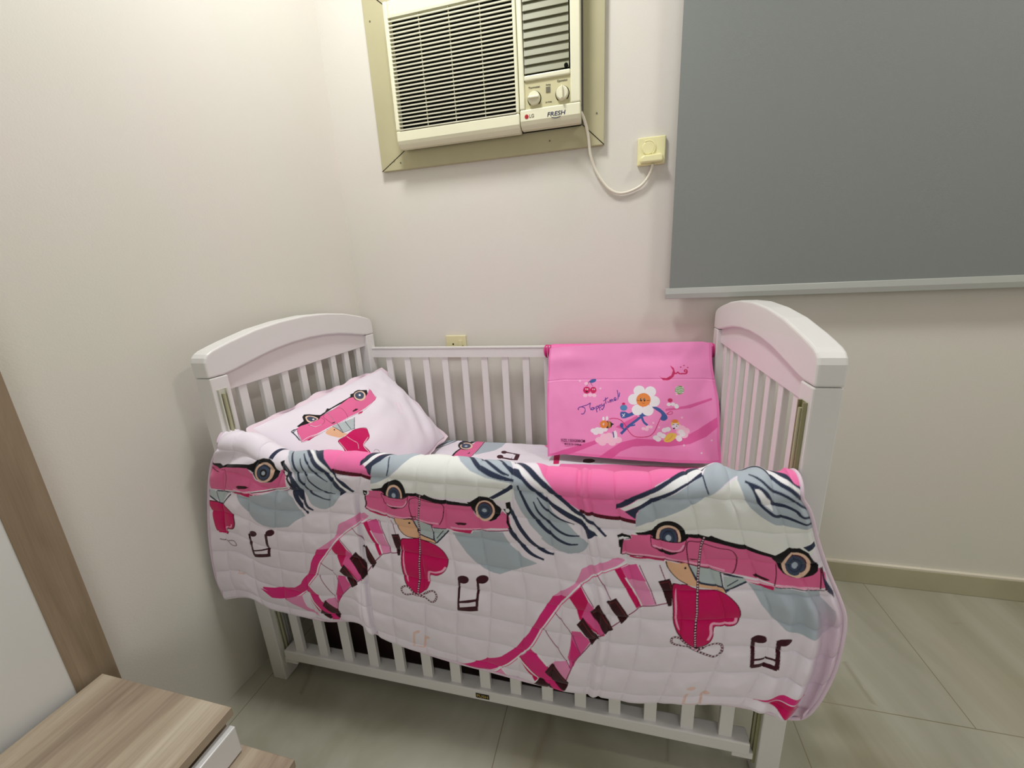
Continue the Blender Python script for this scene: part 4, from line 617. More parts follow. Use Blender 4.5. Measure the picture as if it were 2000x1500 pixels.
BAG_ART = [
('p','PD',0,0,[4735,1920,4910,1786,5097,1652,5361,1571,5749,1581,6065,1539,6312,1383,6494,1244,6591,1175,6603,1332,6435,1496,6190,1626,5877,1682,5493,1688,5296,1711,5099,1804,4966,1921]),
('p','PD',0,0,[3905,1924,4133,1826,4414,1727,4690,1630,4718,1684,4485,1794,4206,1908]),
('p','PD',0,0,[5809,1066,6124,1003,6505,868,6517,900,6186,1042,5809,1100]),
('p','PD',0,0,[5013,1394,5356,1189,5396,1242,5120,1431]),
('p','PL2',0,1,[4810,1624,4805,1645,4791,1663,4770,1676,4745,1681,4720,1678,4699,1667,4684,1651,4679,1631,4683,1610,4697,1592,4719,1579,4744,1574,4769,1577,4790,1588,4805,1604]),
('p','PL2',0,1,[4891,1565,4886,1586,4872,1604,4851,1616,4826,1621,4801,1619,4780,1608,4765,1591,4760,1571,4765,1550,4779,1532,4800,1520,4825,1515,4850,1518,4871,1528,4886,1545]),
('p','PL2',0,1,[4972,1548,4967,1568,4953,1586,4932,1599,4908,1604,4883,1601,4861,1590,4847,1574,4842,1553,4846,1533,4860,1515,4881,1502,4906,1497,4931,1500,4952,1511,4966,1528]),
('p','PL2',0,1,[5053,1586,5048,1606,5035,1624,5014,1636,4989,1641,4964,1639,4943,1628,4929,1612,4924,1591,4928,1571,4942,1553,4963,1541,4988,1535,5012,1538,5034,1549,5048,1565]),
('p','PL2',0,1,[5120,1610,5116,1630,5102,1648,5081,1661,5057,1666,5032,1663,5011,1653,4997,1636,4992,1616,4996,1595,5010,1578,5031,1565,5055,1560,5080,1563,5101,1573,5115,1590]),
('p','PL2',0,1,[4865,1663,4860,1684,4847,1702,4826,1715,4801,1720,4775,1717,4754,1707,4740,1690,4734,1670,4739,1649,4753,1631,4774,1618,4799,1613,4824,1616,4845,1627,4860,1643]),
('p','PL2',0,1,[5027,1656,5022,1676,5009,1694,4988,1707,4963,1712,4938,1709,4917,1699,4903,1682,4898,1662,4902,1641,4916,1623,4937,1611,4962,1606,4987,1609,5008,1619,5022,1636]),
('p','PL2',0,1,[4959,1617,4955,1638,4941,1656,4920,1668,4895,1674,4870,1671,4849,1660,4834,1644,4829,1624,4834,1603,4848,1585,4869,1572,4894,1567,4918,1570,4940,1581,4954,1597]),
('p','WH',0,1,[4693,1469,4689,1484,4679,1497,4664,1506,4646,1509,4628,1507,4613,1499,4603,1487,4599,1473,4602,1458,4612,1445,4627,1437,4645,1433,4663,1435,4679,1443,4689,1455]),
('p','WH',0,1,[4761,1445,4758,1460,4748,1473,4733,1482,4715,1485,4697,1483,4682,1476,4671,1464,4668,1449,4671,1434,4681,1422,4696,1413,4714,1409,4732,1411,4747,1419,4757,1431]),
('p','WH',0,1,[4829,1443,4826,1457,4816,1470,4801,1479,4783,1482,4766,1480,4750,1473,4740,1461,4736,1446,4740,1432,4750,1419,4764,1410,4782,1407,4800,1409,4815,1416,4825,1428]),
('p','WH',0,1,[4734,1502,4731,1517,4721,1530,4706,1539,4688,1542,4670,1540,4655,1533,4645,1521,4641,1506,4644,1492,4654,1479,4669,1470,4687,1466,4705,1468,4720,1476,4731,1488]),
('p','WH',0,1,[4816,1485,4813,1500,4803,1512,4788,1521,4770,1525,4753,1523,4737,1515,4727,1503,4723,1489,4727,1474,4736,1461,4751,1453,4769,1449,4787,1451,4802,1459,4812,1471]),
('p','WH',0,1,[4884,1440,4880,1455,4870,1468,4856,1477,4838,1480,4820,1478,4805,1470,4795,1459,4791,1444,4794,1430,4804,1417,4819,1408,4837,1404,4855,1407,4870,1414,4880,1426]),
('p','PL2',0,1,[5495,1402,5492,1412,5486,1421,5476,1427,5464,1430,5452,1428,5442,1423,5435,1415,5432,1405,5434,1395,5441,1386,5451,1380,5463,1377,5475,1379,5485,1384,5492,1392]),
('p','PL2',0,1,[5559,1372,5557,1382,5550,1391,5540,1397,5529,1400,5517,1398,5506,1393,5500,1385,5497,1375,5499,1365,5506,1356,5516,1350,5528,1347,5540,1349,5550,1354,5557,1363]),
('p','PL2',0,1,[5611,1370,5609,1380,5602,1389,5592,1395,5580,1398,5568,1396,5558,1391,5551,1383,5549,1373,5551,1363,5558,1354,5568,1348,5580,1346,5592,1347,5602,1352,5609,1361]),
('p','PL2',0,1,[5547,1414,5545,1424,5538,1432,5528,1439,5516,1441,5504,1440,5494,1434,5487,1426,5484,1416,5487,1406,5493,1397,5503,1391,5515,1389,5527,1390,5538,1396,5544,1404]),
('p','PL2',0,1,[6124,1377,6119,1397,6106,1414,6087,1426,6064,1431,6041,1428,6021,1417,6008,1401,6004,1382,6008,1362,6021,1345,6040,1333,6063,1328,6086,1331,6106,1342,6119,1358]),
('p','PL2',0,1,[6186,1414,6182,1434,6169,1451,6150,1463,6127,1468,6104,1465,6084,1455,6071,1439,6066,1419,6071,1400,6084,1382,6103,1371,6126,1366,6149,1369,6168,1379,6181,1395]),
('p','PL2',0,1,[6099,1431,6095,1451,6082,1468,6062,1480,6039,1485,6016,1482,5997,1472,5984,1456,5979,1436,5983,1416,5996,1399,6016,1387,6039,1383,6062,1386,6081,1396,6094,1412]),
('p','PL2',0,1,[6162,1482,6157,1502,6144,1519,6125,1531,6102,1536,6079,1533,6060,1522,6047,1506,6042,1487,6046,1467,6059,1450,6079,1438,6102,1433,6124,1436,6144,1447,6157,1463]),
('p','PL2',0,1,[6061,1353,6057,1373,6044,1390,6024,1402,6001,1407,5978,1404,5958,1393,5945,1377,5940,1358,5945,1338,5958,1320,5977,1309,6000,1304,6024,1307,6043,1317,6056,1333]),
('p','WH',0,1,[5705,1542,5702,1557,5692,1570,5677,1579,5660,1583,5642,1581,5627,1573,5617,1561,5613,1546,5616,1531,5626,1518,5641,1509,5659,1505,5677,1508,5692,1515,5702,1528]),
('p','WH',0,1,[5769,1486,5765,1501,5756,1514,5741,1523,5723,1526,5706,1524,5690,1516,5680,1504,5677,1490,5680,1474,5690,1461,5705,1452,5722,1449,5740,1451,5755,1459,5765,1471]),
('p','WH',0,1,[5820,1510,5817,1525,5807,1538,5792,1547,5775,1551,5757,1549,5742,1541,5732,1529,5728,1514,5732,1499,5741,1486,5756,1477,5774,1473,5791,1476,5806,1483,5816,1496]),
('p','WH',0,1,[5744,1567,5741,1582,5731,1595,5716,1605,5698,1608,5681,1606,5666,1599,5655,1586,5652,1572,5655,1557,5665,1544,5680,1534,5698,1531,5715,1533,5730,1541,5740,1553]),
('p','WH',0,1,[5845,1415,5841,1430,5831,1443,5817,1452,5799,1456,5782,1453,5767,1446,5757,1434,5753,1419,5756,1404,5766,1391,5781,1382,5799,1378,5816,1380,5831,1388,5841,1400]),
('p','WH',0,1,[5895,1400,5892,1414,5882,1427,5867,1436,5850,1440,5832,1438,5817,1430,5807,1418,5804,1403,5807,1388,5817,1375,5832,1366,5849,1363,5867,1365,5882,1373,5892,1385]),
('p','WH',0,1,[6097,1431,6093,1446,6084,1459,6069,1468,6052,1472,6035,1470,6020,1462,6010,1450,6006,1435,6010,1420,6019,1407,6034,1398,6051,1395,6069,1397,6083,1405,6093,1417]),
('p','WH',0,1,[6122,1470,6118,1485,6109,1498,6094,1507,6077,1511,6060,1508,6045,1501,6035,1489,6032,1474,6035,1459,6045,1446,6059,1437,6077,1434,6094,1436,6108,1444,6118,1456]),
('p','WH',0,1,[6060,1526,6056,1541,6047,1554,6032,1563,6015,1567,5998,1565,5983,1557,5973,1545,5969,1530,5973,1515,5983,1503,5997,1494,6014,1490,6032,1492,6046,1500,6056,1512]),
('p','WH',0,1,[6072,1552,6069,1567,6059,1580,6045,1589,6028,1593,6010,1591,5996,1583,5986,1571,5982,1556,5986,1542,5995,1529,6010,1520,6027,1516,6044,1518,6059,1526,6069,1538]),
('l','WH',0.01,1,[4993,1464,5014,1504,5015,1587]),
('l','BLU',0.004,1,[4973,1478,4988,1575]),
('l','BLU',0.0085,1,[5448,1186,5331,1285,5226,1372,5101,1508]),
('l','BLU',0.007,1,[5435,1213,5469,1294,5528,1346]),
('l','BLU',0.005,1,[5226,1372,5332,1347]),
('p','BLU',0,1,[5142,1361,5140,1377,5134,1391,5125,1400,5113,1404,5102,1401,5092,1392,5086,1379,5083,1363,5086,1347,5092,1334,5101,1324,5112,1321,5124,1324,5133,1332,5140,1345]),
('l','BLU',0.005,1,[5147,1430,5120,1390]),
('p','BLU',0,0,[5369,1168,5447,1104,5500,1157,5578,1157,5526,1194,5422,1207]),
('p','BLU',0,1,[5596,1038,5693,1045,5796,1127,5842,1213,5791,1262,5727,1237,5745,1156,5655,1084]),
('p','BLU',0,1,[5090,1142,5170,1132,5224,1158,5303,1124,5330,1162,5224,1220,5145,1244,5098,1225]),
('p','BLL',0,1,[5201,1062,5197,1083,5184,1100,5166,1112,5143,1117,5121,1113,5101,1102,5088,1086,5084,1066,5088,1045,5100,1028,5119,1016,5142,1012,5164,1015,5184,1026,5196,1043]),
('p','HT',0,1,[5166,998,5164,1007,5158,1014,5149,1019,5139,1021,5129,1020,5120,1015,5114,1008,5112,1000,5114,991,5120,984,5128,979,5139,977,5149,978,5158,983,5164,990]),
('l','WH',0.002,1,[5117,1169,5158,1209]),
('l','WH',0.002,1,[5164,1160,5124,1224]),
('p','WH',0,1,[5483,774,5476,809,5457,838,5427,859,5392,866,5357,860,5327,841,5306,812,5299,777,5305,742,5325,712,5355,692,5390,685,5425,691,5455,710,5476,739]),
('p','WH',0,1,[5658,784,5652,819,5633,848,5603,869,5569,876,5534,870,5504,851,5484,822,5476,788,5483,753,5503,723,5532,703,5567,696,5602,702,5631,721,5651,750]),
('p','WH',0,1,[5395,917,5389,952,5369,982,5339,1002,5304,1010,5268,1004,5238,985,5218,956,5210,921,5217,886,5237,856,5266,836,5302,828,5337,834,5368,853,5388,882]),
('p','WH',0,1,[5720,943,5714,978,5695,1008,5666,1028,5631,1036,5596,1030,5567,1011,5547,982,5539,948,5546,913,5565,883,5595,863,5629,856,5664,862,5693,881,5713,909]),
('p','WH',0,1,[5457,1092,5451,1127,5431,1157,5402,1177,5367,1185,5331,1180,5301,1161,5281,1132,5273,1098,5280,1063,5300,1033,5329,1012,5365,1004,5400,1010,5430,1029,5450,1058]),
('p','WH',0,1,[5623,1096,5616,1130,5597,1160,5568,1180,5533,1188,5498,1183,5468,1164,5448,1135,5441,1101,5447,1066,5467,1036,5496,1016,5531,1008,5566,1014,5595,1033,5615,1061]),
('p','OR',0,1,[5576,922,5567,966,5543,1003,5506,1029,5462,1039,5418,1031,5380,1008,5355,971,5345,928,5354,884,5378,846,5416,821,5460,811,5504,819,5541,843,5566,879]),
('p','BK',0,1,[5437,923,5436,934,5433,944,5428,951,5422,953,5416,951,5411,945,5407,935,5406,924,5407,912,5410,902,5415,896,5421,893,5427,895,5432,902,5436,911]),
('p','BK',0,1,[5494,922,5492,933,5489,943,5484,950,5478,952,5472,950,5467,944,5464,934,5462,922,5463,911,5467,901,5472,894,5478,892,5484,894,5489,900,5492,910]),
('p','WH',0,1,[5432,912,5432,916,5431,919,5429,921,5427,922,5425,921,5423,919,5422,916,5421,912,5422,909,5423,905,5425,903,5427,903,5429,903,5430,905,5432,908]),
('p','WH',0,1,[5488,911,5488,914,5487,918,5485,920,5483,920,5481,920,5479,918,5478,915,5478,911,5478,907,5479,904,5481,902,5483,901,5485,902,5487,904,5488,907]),
('l','DR',0.0015,1,[5353,934,5399,938]),
('l','DR',0.0015,1,[5511,935,5563,930]),
('l','DR',0.0012,1,[5439,974,5462,983,5482,973]),
('l','HT',0.0024,1,[4903,1266,4984,1249,5092,1273,5173,1360,5227,1454,5308,1533,5426,1548,5556,1522,5633,1451,5683,1341,5733,1217]),
('l','HT',0.002,1,[5822,1153,5885,1107,5917,1117,5898,1151,5828,1153]),
('p','WH',0,1,[4829,1261,4828,1275,4824,1287,4818,1295,4811,1298,4803,1296,4797,1288,4793,1277,4791,1263,4792,1249,4796,1237,4802,1229,4810,1226,4817,1228,4823,1236,4828,1248]),
('p','WH',0,1,[4888,1252,4886,1266,4882,1278,4876,1286,4869,1289,4862,1287,4856,1279,4851,1268,4850,1254,4851,1240,4855,1228,4861,1220,4868,1217,4875,1219,4882,1227,4886,1239]),
('p','BK',0,1,[4956,1357,4951,1382,4937,1403,4916,1418,4891,1423,4866,1420,4845,1407,4831,1386,4825,1362,4830,1337,4844,1316,4865,1301,4890,1296,4915,1300,4936,1313,4950,1333]),
('p','OR',0,1,[4885,1354,4880,1380,4866,1402,4844,1417,4818,1424,4792,1420,4769,1406,4754,1385,4749,1359,4753,1333,4768,1311,4790,1296,4816,1290,4842,1294,4864,1308,4880,1329]),
('p','OR',0,0,[4887,1296,4900,1295,4905,1423,4891,1423]),
('p','YE',0,0,[4911,1300,4924,1307,4925,1414,4913,1420]),
('p','BK',0,0,[4944,1327,4992,1347,4945,1371]),
('l','WH',0.0014,1,[4795,1360,4822,1338,4809,1381]),
('p','YE',0,1,[6026,1314,6021,1341,6008,1364,5987,1380,5963,1386,5939,1382,5919,1367,5905,1345,5900,1319,5904,1292,5918,1269,5938,1253,5962,1247,5986,1251,6007,1266,6021,1288]),
('p','OR',0,1,[6009,1261,6005,1273,5994,1283,5977,1290,5956,1293,5936,1291,5919,1285,5907,1276,5903,1265,5907,1254,5918,1244,5936,1237,5956,1234,5976,1235,5993,1241,6005,1250]),
('p','YE',0,1,[5788,1599,5813,1524,5875,1461,5977,1470,5965,1544,5877,1608]),
('p','W0',0,1,[6018,1341,6014,1360,6002,1376,5985,1387,5963,1391,5942,1389,5924,1379,5912,1364,5907,1345,5912,1327,5923,1311,5941,1299,5963,1295,5984,1298,6002,1308,6014,1323]),
('l','BK',0.0016,1,[5919,1325,5950,1314]),
('l','BK',0.0016,1,[5982,1313,6013,1321]),
('p','BK',0,1,[5992,1345,5992,1349,5990,1353,5988,1356,5986,1357,5983,1356,5981,1354,5980,1350,5979,1345,5980,1341,5981,1337,5983,1334,5986,1333,5988,1334,5990,1336,5991,1340]),
('p','BK',0,1,[5962,1381,5961,1385,5957,1389,5951,1391,5944,1392,5938,1392,5932,1390,5928,1386,5927,1382,5928,1378,5932,1374,5938,1372,5944,1371,5951,1371,5957,1373,5961,1377]),
('l','OR',0.0016,1,[5826,1591,5889,1547,5926,1492]),
('p','HT',0,1,[4582,776,4578,800,4565,820,4545,834,4522,839,4498,835,4478,822,4464,802,4459,778,4463,754,4476,734,4496,720,4520,715,4543,719,4563,732,4577,752]),
('p','HT',0,1,[4685,774,4681,796,4670,814,4653,827,4633,832,4613,828,4595,816,4584,798,4579,776,4583,754,4594,736,4611,723,4631,719,4651,723,4669,735,4680,753]),
('l','DR',0.0018,1,[4522,706,4563,627,4618,606]),
('l','DR',0.0014,1,[4620,705,4570,627]),
('p','BLU',0,1,[4563,635,4597,592,4673,584,4667,626,4605,651]),
('p','WH',0,1,[4515,760,4514,765,4513,769,4510,772,4507,773,4503,772,4501,769,4499,765,4498,760,4499,756,4500,751,4503,749,4506,748,4509,748,4512,751,4514,755]),
('p','WH',0,1,[4546,760,4545,765,4543,769,4541,771,4537,773,4534,772,4531,769,4529,765,4529,760,4529,755,4531,751,4534,748,4537,747,4540,748,4543,751,4545,755]),
('p','BK',0,1,[4543,805,4542,810,4537,814,4530,817,4521,818,4513,817,4506,815,4501,811,4499,806,4500,801,4505,797,4512,794,4521,793,4530,793,4537,796,4542,800]),
('p','WH',0,1,[4630,761,4630,765,4628,769,4626,772,4624,772,4621,772,4619,769,4617,766,4616,761,4617,757,4618,753,4621,751,4623,750,4626,751,4628,753,4630,757]),
('p','WH',0,1,[4658,761,4658,765,4656,769,4654,771,4651,772,4649,771,4646,769,4645,765,4644,761,4645,756,4646,753,4648,750,4651,749,4654,750,4656,753,4657,756]),
('p','PL2',0,1,[4533,869,4531,880,4523,890,4511,897,4498,899,4484,897,4472,891,4464,882,4461,870,4463,859,4471,849,4483,843,4497,840,4511,842,4522,848,4530,858]),
('p','PL2',0,1,[4617,860,4614,871,4606,881,4595,888,4581,890,4567,888,4555,882,4547,873,4544,862,4547,850,4555,841,4566,834,4580,831,4594,833,4606,840,4614,849]),
('p','PL2',0,1,[4686,866,4683,877,4676,887,4664,893,4651,896,4637,894,4625,888,4617,878,4614,867,4617,856,4624,846,4636,840,4650,837,4663,839,4675,845,4683,855]),
('p','PL2',0,1,[4541,663,4539,674,4532,683,4523,690,4511,692,4499,690,4489,684,4482,675,4480,664,4482,653,4488,644,4498,638,4510,635,4522,637,4532,643,4539,652]),
('p','GR',0,1,[6087,749,6082,776,6067,799,6046,815,6020,821,5994,816,5971,801,5956,779,5951,752,5956,725,5971,702,5993,686,6019,681,6045,685,6067,700,6082,723]),
('l','WH',0.0018,1,[5958,711,5996,700,6040,715,6082,701]),
('l','WH',0.0018,1,[5958,738,5996,727,6040,742,6082,728]),
('l','WH',0.0018,1,[5959,765,5996,754,6041,769,6082,755]),
('l','WH',0.0018,1,[5959,792,5997,781,6041,796,6082,782]),
('p','CP2',0,1,[5916,921,5913,934,5905,944,5892,952,5878,955,5863,952,5851,946,5842,935,5839,923,5842,911,5850,900,5863,892,5877,890,5892,892,5904,899,5913,909]),
('p','WH',0,1,[5892,989,5890,1000,5882,1009,5872,1016,5859,1018,5846,1016,5836,1011,5828,1002,5826,991,5828,980,5835,971,5846,964,5859,962,5871,964,5882,970,5889,979]),
('p','WH',0,1,[5955,984,5953,994,5946,1004,5935,1010,5923,1012,5910,1011,5899,1005,5892,996,5889,985,5892,974,5899,965,5910,959,5922,956,5935,958,5945,964,5953,973]),
('p','WH',0,1,[6006,1006,6003,1017,5996,1026,5986,1033,5973,1035,5961,1034,5950,1028,5943,1019,5940,1008,5943,997,5950,988,5960,982,5973,979,5985,981,5996,987,6003,996]),
('p','WH',0,1,[6012,1026,6010,1037,6003,1046,5992,1053,5980,1055,5967,1053,5956,1048,5949,1039,5947,1028,5949,1017,5956,1008,5967,1002,5979,999,5992,1001,6003,1007,6010,1016]),
('p','CP2',0,0,[5688,504,5740,551,5817,557,5893,509,5918,427,5866,339,5930,387,5954,468,5925,536,5856,591,5766,592]),
('l','CP2',0.0045,1,[5925,475,5969,478,5994,457,6020,481,6070,480,6120,477,6139,439]),
('p','CP2',0,1,[6144,433,6141,443,6135,452,6125,458,6114,460,6102,458,6093,452,6086,443,6084,433,6086,423,6092,414,6102,408,6113,406,6125,408,6135,414,6141,422]),
('p','PP',0,1,[6124,435,6123,439,6121,442,6118,444,6114,445,6110,444,6107,442,6104,439,6104,436,6104,432,6107,429,6110,427,6114,426,6117,427,6121,429,6123,432]),
('p','CP2',0,1,[6049,372,6048,377,6046,380,6042,382,6038,383,6034,383,6030,380,6027,377,6026,373,6027,368,6030,365,6033,363,6038,362,6042,362,6046,365,6048,368]),
('p','CP2',0,1,[6099,345,6098,349,6096,353,6092,355,6088,356,6084,355,6080,353,6078,349,6077,345,6078,341,6080,338,6084,335,6088,334,6092,335,6096,338,6098,341]),
('p','CP2',0,1,[6156,379,6155,383,6153,386,6149,389,6145,390,6140,389,6137,386,6134,383,6133,379,6134,375,6137,371,6140,369,6145,368,6149,369,6153,371,6155,375]),
('p','PL2',0,1,[4420,619,4419,626,4415,631,4409,635,4402,637,4395,635,4389,632,4385,626,4383,620,4385,613,4388,608,4394,604,4401,602,4408,604,4414,607,4418,613]),
('p','PL2',0,1,[4769,745,4768,751,4764,757,4759,760,4752,762,4745,761,4739,757,4735,752,4734,745,4735,739,4739,733,4745,729,4751,728,4758,729,4764,733,4768,738]),
('p','PL2',0,1,[5635,1302,5634,1308,5630,1313,5625,1317,5618,1319,5612,1318,5606,1314,5603,1309,5601,1303,5603,1297,5606,1291,5612,1287,5618,1286,5624,1287,5630,1290,5634,1295]),
('p','PL2',0,1,[5726,1373,5724,1379,5721,1384,5715,1388,5709,1390,5703,1389,5697,1385,5694,1380,5692,1374,5694,1368,5697,1362,5702,1359,5709,1357,5715,1358,5721,1361,5724,1367]),
('p','PL2',0,1,[6079,1199,6078,1205,6074,1210,6069,1214,6063,1215,6056,1214,6051,1211,6047,1206,6046,1200,6047,1193,6051,1188,6056,1184,6062,1183,6069,1184,6074,1187,6077,1192]),
('p','PL2',0,1,[5994,818,5993,825,5990,830,5984,834,5978,835,5972,834,5966,830,5963,825,5962,819,5963,813,5966,808,5972,804,5978,803,5984,804,5990,807,5993,812]),
('p','PL2',0,1,[6113,1650,6112,1656,6108,1662,6103,1665,6097,1667,6091,1666,6085,1663,6082,1658,6081,1652,6082,1646,6085,1640,6090,1636,6097,1635,6103,1636,6108,1639,6112,1644]),
('p','PL2',0,1,[6379,1762,6377,1768,6374,1773,6369,1777,6363,1778,6357,1778,6352,1774,6348,1769,6347,1763,6348,1757,6351,1752,6357,1748,6363,1747,6369,1748,6374,1751,6377,1756]),
('p','PL2',0,1,[6529,1551,6528,1557,6525,1562,6520,1566,6514,1567,6508,1566,6503,1563,6499,1558,6498,1552,6499,1546,6503,1541,6508,1537,6514,1536,6520,1537,6525,1540,6528,1545]),
('p','WH',0,1,[6375,1762,6374,1766,6372,1769,6369,1771,6365,1772,6361,1771,6358,1769,6356,1766,6355,1763,6356,1759,6358,1756,6361,1754,6365,1753,6369,1754,6372,1756,6374,1758]),
('l','VI',0.0028,1,[4389,1128,4382,1100,4423,1070,4490,1087,4499,1139,4474,1186,4433,1193]),
('l','VI',0.0028,1,[4444,1062,4528,1035,4590,996]),
('l','VI',0.0028,1,[4587,1005,4578,1059,4599,1122]),
('l','VI',0.0028,1,[4642,1074,4615,1079,4612,1111,4635,1113,4648,1074,4659,1104]),
('l','VI',0.0028,1,[4678,1059,4702,1156]),
('l','VI',0.0028,1,[4682,1073,4705,1048,4719,1072,4698,1100]),
('l','VI',0.0028,1,[4727,1035,4751,1127]),
('l','VI',0.0028,1,[4733,1049,4755,1026,4769,1054,4747,1077]),
('l','VI',0.0028,1,[4776,1008,4793,1046,4815,1013]),
('l','VI',0.0028,1,[4820,991,4818,1052,4789,1109,4777,1088]),
('l','VI',0.0028,1,[4838,898,4847,1007]),
('l','VI',0.0028,1,[4806,961,4881,899]),
('l','VI',0.0028,1,[4881,960,4888,989]),
('l','VI',0.0028,1,[4910,983,4912,941,4928,943,4933,977,4939,935,4958,934,4964,967]),
('l','VI',0.0028,1,[4982,939,5013,922,5006,897,4982,911,4990,947,5023,935]),
('l','VI',0.0028,1,[5044,921,5049,865,5031,768]),
('l','VI',0.0028,1,[5072,809,5065,879]),
('l','VI',0.0028,1,[5039,929,5044,935]),
]
# ------------------------------------------------------------------ materials
M_wall = mat('wall_paint', srgb(222, 219, 207), .75, .25, bump=.25, bscale=260, vary=.01, vscale=2.2)
for x_ in M_wall.node_tree.nodes:
    if x_.type == 'VALTORGB': x_.color_ramp.elements[0].color = srgb(220, 219, 206); x_.color_ramp.elements[1].color = srgb(226, 219, 211)
M_ceil = mat('ceiling_paint', srgb(240, 240, 236), .9, .2, bump=.1)
M_white = mat('white_lacquer', srgb(228, 226, 223), .32, .5, bump=.05, bscale=60)
M_whitein = mat('white_lacquer_panel', srgb(228, 222, 221), .35, .5, bump=.05, bscale=60)
M_frame = mat('beige_painted_board', srgb(184, 178, 142), .5, .35, bump=.1, bscale=120, vary=.03)
M_ac = mat('aged_cream_plastic', srgb(232, 230, 200), .38, .5, vary=.02)
M_slat = mat('aged_cream_slats', srgb(226, 224, 200), .45, .4)
M_louv = mat('grey_green_louvre', srgb(136, 136, 108), .5, .4)
M_black = mat('dark_recess', srgb(16, 18, 14), .9, .1)
M_panel = mat('control_plate', srgb(206, 200, 158), .4, .5)
M_ink = mat('navy_lettering', srgb(32, 36, 78), .5)
M_inkg = mat('grey_lettering', srgb(110, 106, 86), .5)
M_red = mat('red_mark', srgb(170, 30, 40), .5)
M_ivory = mat('ivory_plastic', srgb(236, 230, 176), .25, .6)
M_socket = mat('yellowed_plastic', srgb(228, 220, 176), .35, .5)
M_cord = mat('white_cable', srgb(232, 226, 208), .4, .5)
M_blind = mat('grey_blind_cloth', srgb(136, 140, 137), .85, .15, bump=.3, bscale=700)
M_bar = mat('grey_bar', srgb(176, 178, 172), .35, .5)
M_metal = mat('olive_metal_track', srgb(140, 138, 100), .4, .5)
M_mar = mat('maroon_case', srgb(34, 10, 13), .7, .3, vary=.1)
M_gold = mat('gold_letters', srgb(190, 165, 80), .4, .5, metal=.3)
M_tin = mat('label_plate', srgb(34, 28, 18), .4, .5)
M_lining = mat('pale_lining', srgb(228, 208, 222), .9, .15, bump=.2, bscale=500)
M_matt = mat('mattress_ticking', srgb(225, 220, 222), .9, .2)
M_pinkt = mat('pink_tape', srgb(224, 60, 140), .6, .3)
M_txt = mat('dark_print', srgb(90, 16, 70), .7, .1)
def wood_mat():
    m = bpy.data.materials.new('striped_oak_laminate'); m.use_nodes = True; n = m.node_tree.nodes; k = m.node_tree.links; p = n['Principled BSDF']
    tc = n.new('ShaderNodeTexCoord'); mp = n.new('ShaderNodeMapping'); mp.inputs['Scale'].default_value = (9, .8, 1.0)
    k.new(tc.outputs['Object'], mp.inputs['Vector'])
    t = n.new('ShaderNodeTexNoise'); t.inputs['Scale'].default_value = 1.6; t.inputs['Detail'].default_value = 6; t.inputs['Roughness'].default_value = .62; t.inputs['Distortion'].default_value = .7
    k.new(mp.outputs['Vector'], t.inputs['Vector'])
    r = n.new('ShaderNodeValToRGB'); e = r.color_ramp.elements
    e[0].position = .3; e[0].color = srgb(142, 122, 104); e[1].position = .72; e[1].color = srgb(214, 202, 180)
    x = e.new(.5); x.color = srgb(182, 165, 142)
    k.new(t.outputs['Fac'], r.inputs['Fac'])
    mp2 = n.new('ShaderNodeMapping'); mp2.inputs['Scale'].default_value = (260, 6, 6); k.new(tc.outputs['Object'], mp2.inputs['Vector'])
    t2 = n.new('ShaderNodeTexNoise'); t2.inputs['Scale'].default_value = 1; k.new(mp2.outputs['Vector'], t2.inputs['Vector'])
    mx = n.new('ShaderNodeMix'); mx.data_type = 'RGBA'; mx.blend_type = 'MULTIPLY'; mx.inputs['Factor'].default_value = .25
    k.new(r.outputs['Color'], mx.inputs['A']); k.new(t2.outputs['Fac'], mx.inputs['B']); k.new(mx.outputs['Result'], p.inputs['Base Color'])
    p.inputs['Roughness'].default_value = .45; return m
M_wood = wood_mat()
def wood_dark():
    m = wood_mat(); m.name = 'brown_wood_trim'; n = m.node_tree.nodes
    for x in n:
        if x.type == 'MAPPING': s = x.inputs['Scale'].default_value; x.inputs['Scale'].default_value = (1, s[0]*1.6, 1.2)
        if x.type == 'VALTORGB':
            for e, c in zip(x.color_ramp.elements, ((138, 119, 95), (154, 135, 110), (170, 151, 126))): e.color = srgb(*c)
    return m
M_woodd = wood_dark()
